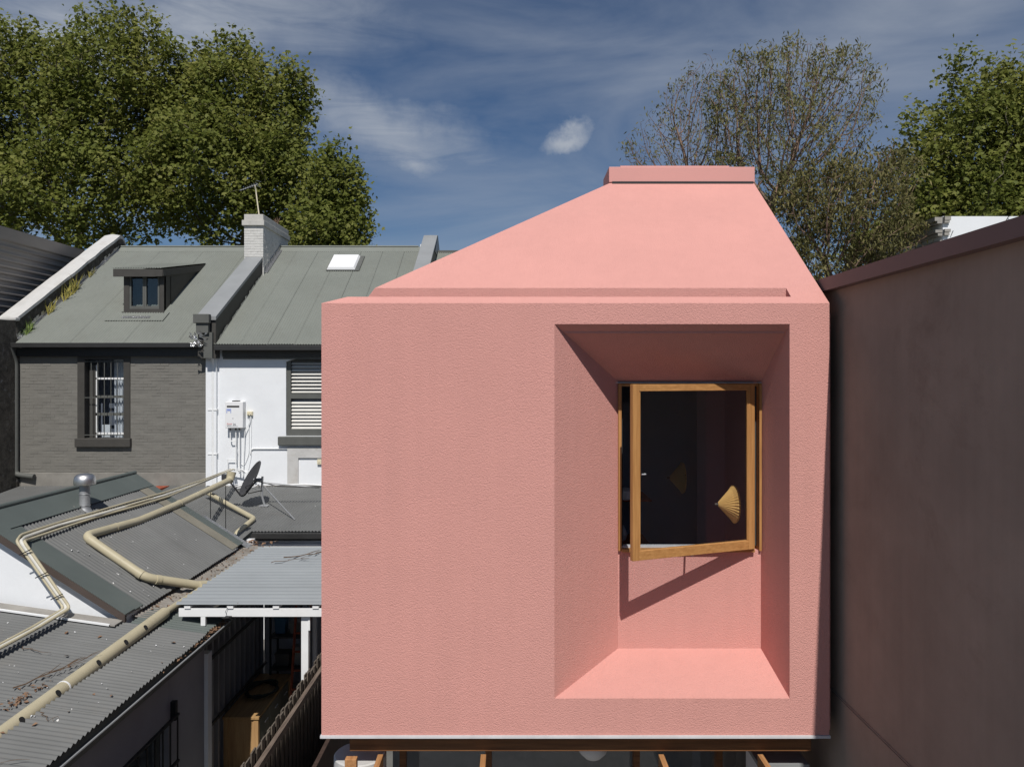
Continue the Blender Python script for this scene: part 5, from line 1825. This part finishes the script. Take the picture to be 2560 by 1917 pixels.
def leaves_mesh(nm, centres, m_, parent, tmpl, size, spread, droop=0.0, seed=0, updir=.55):
    """Many small leaves as one mesh. tmpl: (k,3) outline; centres: (n,3)."""
    r = np.random.default_rng(seed)
    n = len(centres)
    k = len(tmpl)
    pos = centres + r.normal(0, spread, (n, 3))
    nz = r.normal(0, 1, (n, 3)) + np.array([0, -.85, updir * 2])
    nz /= np.linalg.norm(nz, axis=1)[:, None]
    t_ = r.normal(0, 1, (n, 3)) + np.array([0, 0, -droop])
    ax_ = t_ - nz * (t_ * nz).sum(1)[:, None]
    ax_ /= np.linalg.norm(ax_, axis=1)[:, None] + 1e-9
    by = np.cross(nz, ax_)
    sz_ = size * r.uniform(.6, 1.25, (n, 1, 1))
    tm = tmpl[None] * sz_
    vs = pos[:, None] + ax_[:, None] * tm[..., 0:1] + by[:, None] * tm[..., 1:2] + nz[:, None] * tm[..., 2:3]
    me = bpy.data.meshes.new(nm)
    nv = n * k
    me.vertices.add(nv)
    me.vertices.foreach_set('co', vs.reshape(-1).astype(np.float32))
    me.loops.add(nv)
    me.loops.foreach_set('vertex_index', np.arange(nv, dtype=np.int32))
    me.polygons.add(n)
    me.polygons.foreach_set('loop_start', np.arange(0, nv, k, dtype=np.int32))
    me.polygons.foreach_set('loop_total', np.full(n, k, dtype=np.int32))
    at_ = me.attributes.new('rnd', 'FLOAT', 'FACE')
    # colour differs between sprays and between single leaves
    base_r = (np.sin(pos[:, 0] * 1.9 + seed) + np.sin(pos[:, 1] * 1.3) + np.sin(pos[:, 2] * 2.2 + 1)) / 6 + .5
    at_.data.foreach_set('value', np.clip(base_r * .45 + r.random(n) * .55, 0, 1).astype(np.float32))
    me.update()
    me.validate()
    o = link(nm, me, m_, parent)
    o['kind'] = 'stuff'
    return o


# plane leaf: five pointed lobes; gum leaf: narrow blade
star = []
for i, (a, r_) in enumerate(((-180, .22), (-112, .45), (-62, .66), (-30, .38), (0, .85), (30, .38), (62, .66), (112, .45))):
    star.append((r_ * math.cos(R(a)), r_ * math.sin(R(a)), -.12 * abs(math.sin(R(a))) * r_))
STAR = np.array(star)
BLADE = np.array([(-.5, 0, 0), (-.1, .14, .02), (.5, .0, -.06), (-.1, -.14, .02)])


def ell_points(lobes, n, seed, shell=.35):
    """Attractors in the union of ellipsoids (centre, radii), denser towards the shell."""
    r = np.random.default_rng(seed)
    out_ = []
    vol = np.array([a[1][0] * a[1][1] * a[1][2] for a in lobes]) ** .8
    vol /= vol.sum()
    for (c, rr), f_ in zip(lobes, vol):
        m_ = int(n * f_) + 1
        d = r.normal(0, 1, (m_, 3))
        d /= np.linalg.norm(d, axis=1)[:, None]
        # lumpy surface
        lump = 1 + .13 * np.sin(d[:, 0] * 7 + seed + c[0]) * np.cos(d[:, 2] * 6 + c[2]) + .08 * np.sin(d[:, 1] * 11 + d[:, 0] * 5)
        rad = (shell + (1 - shell) * r.random(m_) ** .55) * lump
        out_.append(np.array(c) + d * rad[:, None] * np.array(rr))
    return np.concatenate(out_)


def lobe(px, py, rx, ry, d, dd=0.0, rdepth=None):
    p = at(px, py, d + dd)
    s_ = (d + dd) / F
    return ((p.x, p.y, p.z), (rx * s_, rdepth or (rx + ry) / 2 * s_ * .9, ry * s_))


def plane_tree(label, base, lobes, natt, per, size, seed, group):
    root = empty('plane_tree', base, label, 'tree', group)
    att = ell_points(lobes, natt, seed)
    c = np.mean([l[0] for l in lobes], axis=0)
    zlow = min(l[0][2] - l[1][2] for l in lobes)
    zl = max(3.5, zlow)
    nodes, par = grow(att, [tuple(base), (base[0] * .7 + c[0] * .3, base[1], zl * .6), (c[0], c[1], zl + .8)], .42, 2.6, .55, 120)
    o, rad, kids = branch_mesh('trunk', nodes, par, BARK, root, tip=.014, rmax=.38)
    thin = nodes[(rad < .035)]
    cents = np.repeat(thin, per, axis=0)
    # add extra sprays at the attractors themselves
    att_s = np.repeat(att, max(1, per // 2), axis=0)
    allc = np.concatenate([cents, att_s])
    print('PLANE', len(nodes), len(allc))
    leaves_mesh('foliage', allc, PLANELEAF, root, STAR, size, .26, droop=.8, seed=seed)
    return root


DL = 36.0
plane_tree('huge plane tree filling the upper left corner above the clad building', (-23.5, 37, 0),
           [lobe(60, 330, 150, 265, DL), lobe(255, 230, 140, 190, DL, -1), lobe(355, 150, 85, 135, DL, 0), lobe(130, 190, 110, 140, DL, 0), lobe(170, 480, 260, 160, DL, -1.5),
            lobe(-100, 350, 170, 280, DL), lobe(330, 350, 150, 200, DL, 0), lobe(285, 70, 60, 60, DL, 0), lobe(60, 100, 50, 55, DL), lobe(440, 230, 70, 120, DL)], 2500, 24, .172, 3,
           'plane trees behind the terrace')
plane_tree('broad plane tree rising behind the white chimney', (-13, 36, 0),
           [lobe(590, 260, 105, 160, DL, 0), lobe(700, 300, 85, 150, DL, 0), lobe(540, 440, 200, 180, DL, -1.5), lobe(700, 470, 110, 170, DL, -1), lobe(470, 300, 90, 150, DL, 1),
            lobe(605, 140, 45, 60, DL), lobe(745, 230, 42, 75, DL, 0), lobe(510, 170, 40, 60, DL, 0)], 1900, 24, .172, 5, 'plane trees behind the terrace')
plane_tree('smaller plane tree just right of the broad one, lowest against the sky', (-8.6, 33.5, 0),
           [lobe(835, 500, 62, 135, 33.5, 0), lobe(885, 540, 45, 95, 33.5, 0), lobe(800, 590, 90, 90, 33.5, -1), lobe(830, 400, 32, 50, 33.5, 0), lobe(882, 450, 25, 45, 33.5, 0)], 620, 24, .165, 7,
           'plane trees behind the terrace')
DR = 30.0
plane_tree('dense dark green plane tree at the right edge of the sky', (20.5, 31, 0),
           [lobe(2440, 380, 130, 190, DR, 0), lobe(2540, 350, 110, 200, DR, 0), lobe(2330, 430, 90, 130, DR, 0), lobe(2500, 220, 60, 90, DR, 0), lobe(2360, 560, 160, 130, DR, 0),
            lobe(2620, 420, 130, 260, DR, 0), lobe(2400, 190, 34, 60, DR), lobe(2270, 300, 22, 50, DR), lobe(2480, 540, 150, 130, DR, -1), lobe(2220, 640, 120, 90, DR, 0)], 1900, 24, .16, 9, 'plane tree at the right') 
for o in COL.objects:
    if o.get('group') == 'plane tree at the right':
        del o['group']


def gum_tree(label, base, lobes, natt, seeds, leafm, per, lsize, step, di, dk, seed, leaf_top=0.0, tip=.008, keep=1.0, rmax=.22, spread=.12):
    root = empty('gum_tree', base, label, 'tree', 'gum trees behind the pink roof')
    att = ell_points(lobes, natt, seed, shell=.25)
    nodes, par = grow(att, seeds, step, di, dk, 160, up=.25)
    o, rad, kids = branch_mesh('trunk', nodes, par, GUMBARK, root, tip=tip, rmax=rmax, expo=2.1, sides=4)
    print('GUM', len(nodes))
    r = np.random.default_rng(seed)
    ends = nodes[(kids == 0)]
    thin = nodes[(rad < tip * 2.2)]
    # foliage sits towards the outside of the crown
    c = np.array([l[0] for l in lobes])
    rr = np.array([l[1] for l in lobes])
    q = np.sqrt((((thin[:, None] - c[None]) / rr[None]) ** 2).sum(2)).min(1)
    clump = np.sin(thin[:, 0] * 2.6 + seed) * np.sin(thin[:, 2] * 2.9 + 1.3) + .6 * np.sin(thin[:, 1] * 2.1 + thin[:, 0] * 1.2)
    outer = thin[(q > leaf_top) & (r.random(len(thin)) < keep * np.clip(.55 + clump * .9, .12, 1.25))]
    cents = np.concatenate([np.repeat(outer, per, axis=0), np.repeat(ends[q[:1].size - 1:] if False else ends, max(1, per // 3), axis=0)])
    leaves_mesh('foliage', cents, leafm, root, BLADE, lsize, spread, droop=1.6, seed=seed, updir=.1)
    return root


DG = 27.0
b = at(1900, 940, DG)
gum_tree('tall open gum tree with bare reddish limbs behind the pink roof cap', (8.6, DG, 0),
         [lobe(1990, 240, 175, 125, DG, 0), lobe(1880, 230, 120, 110, DG, 0), lobe(2080, 260, 120, 150, DG, 0), lobe(1950, 380, 200, 160, DG, 0), lobe(2000, 160, 130, 60, DG, 0)],
         4800, [(8.6, DG, 0), tuple(at(1905, 900, DG)), tuple(at(1915, 640, DG))], GUMLEAF, 13, .18, .19, 1.3, .22, 21, leaf_top=.72, keep=.66, tip=.0065)
gum_tree('leftmost wispy gum tree fanning out above the pink roof cap', (6.0, DG + 1.5, 0),
         [lobe(1650, 400, 105, 110, DG, 1.5), lobe(1760, 290, 125, 130, DG, 1.5), lobe(1740, 430, 160, 120, DG, 1.5), lobe(1600, 440, 55, 70, DG, 1.5)],
         4200, [(6.0, DG + 1.5, 0), tuple(at(1760, 900, DG + 1.5)), tuple(at(1755, 620, DG + 1.5))], GUMLEAF, 8, .16, .19, 1.3, .22, 23, leaf_top=.78, keep=.42, tip=.006)
gum_tree('bushy olive gum tree low behind the brown wall coping', (11.3, DG - 2, 0),
         [lobe(2120, 520, 165, 120, DG, -2), lobe(2190, 430, 110, 70, DG, -2), lobe(2060, 620, 110, 100, DG, -2), lobe(2200, 590, 110, 110, DG, -2), lobe(2000, 560, 70, 110, DG, -2),
          lobe(1960, 660, 60, 90, DG, -2)],
         3600, [(11.3, DG - 2, 0), tuple(at(2080, 930, DG - 2)), tuple(at(2085, 740, DG - 2))], GUMLEAF2, 20, .20, .20, 1.3, .24, 25, leaf_top=.40, keep=.9, spread=.17)
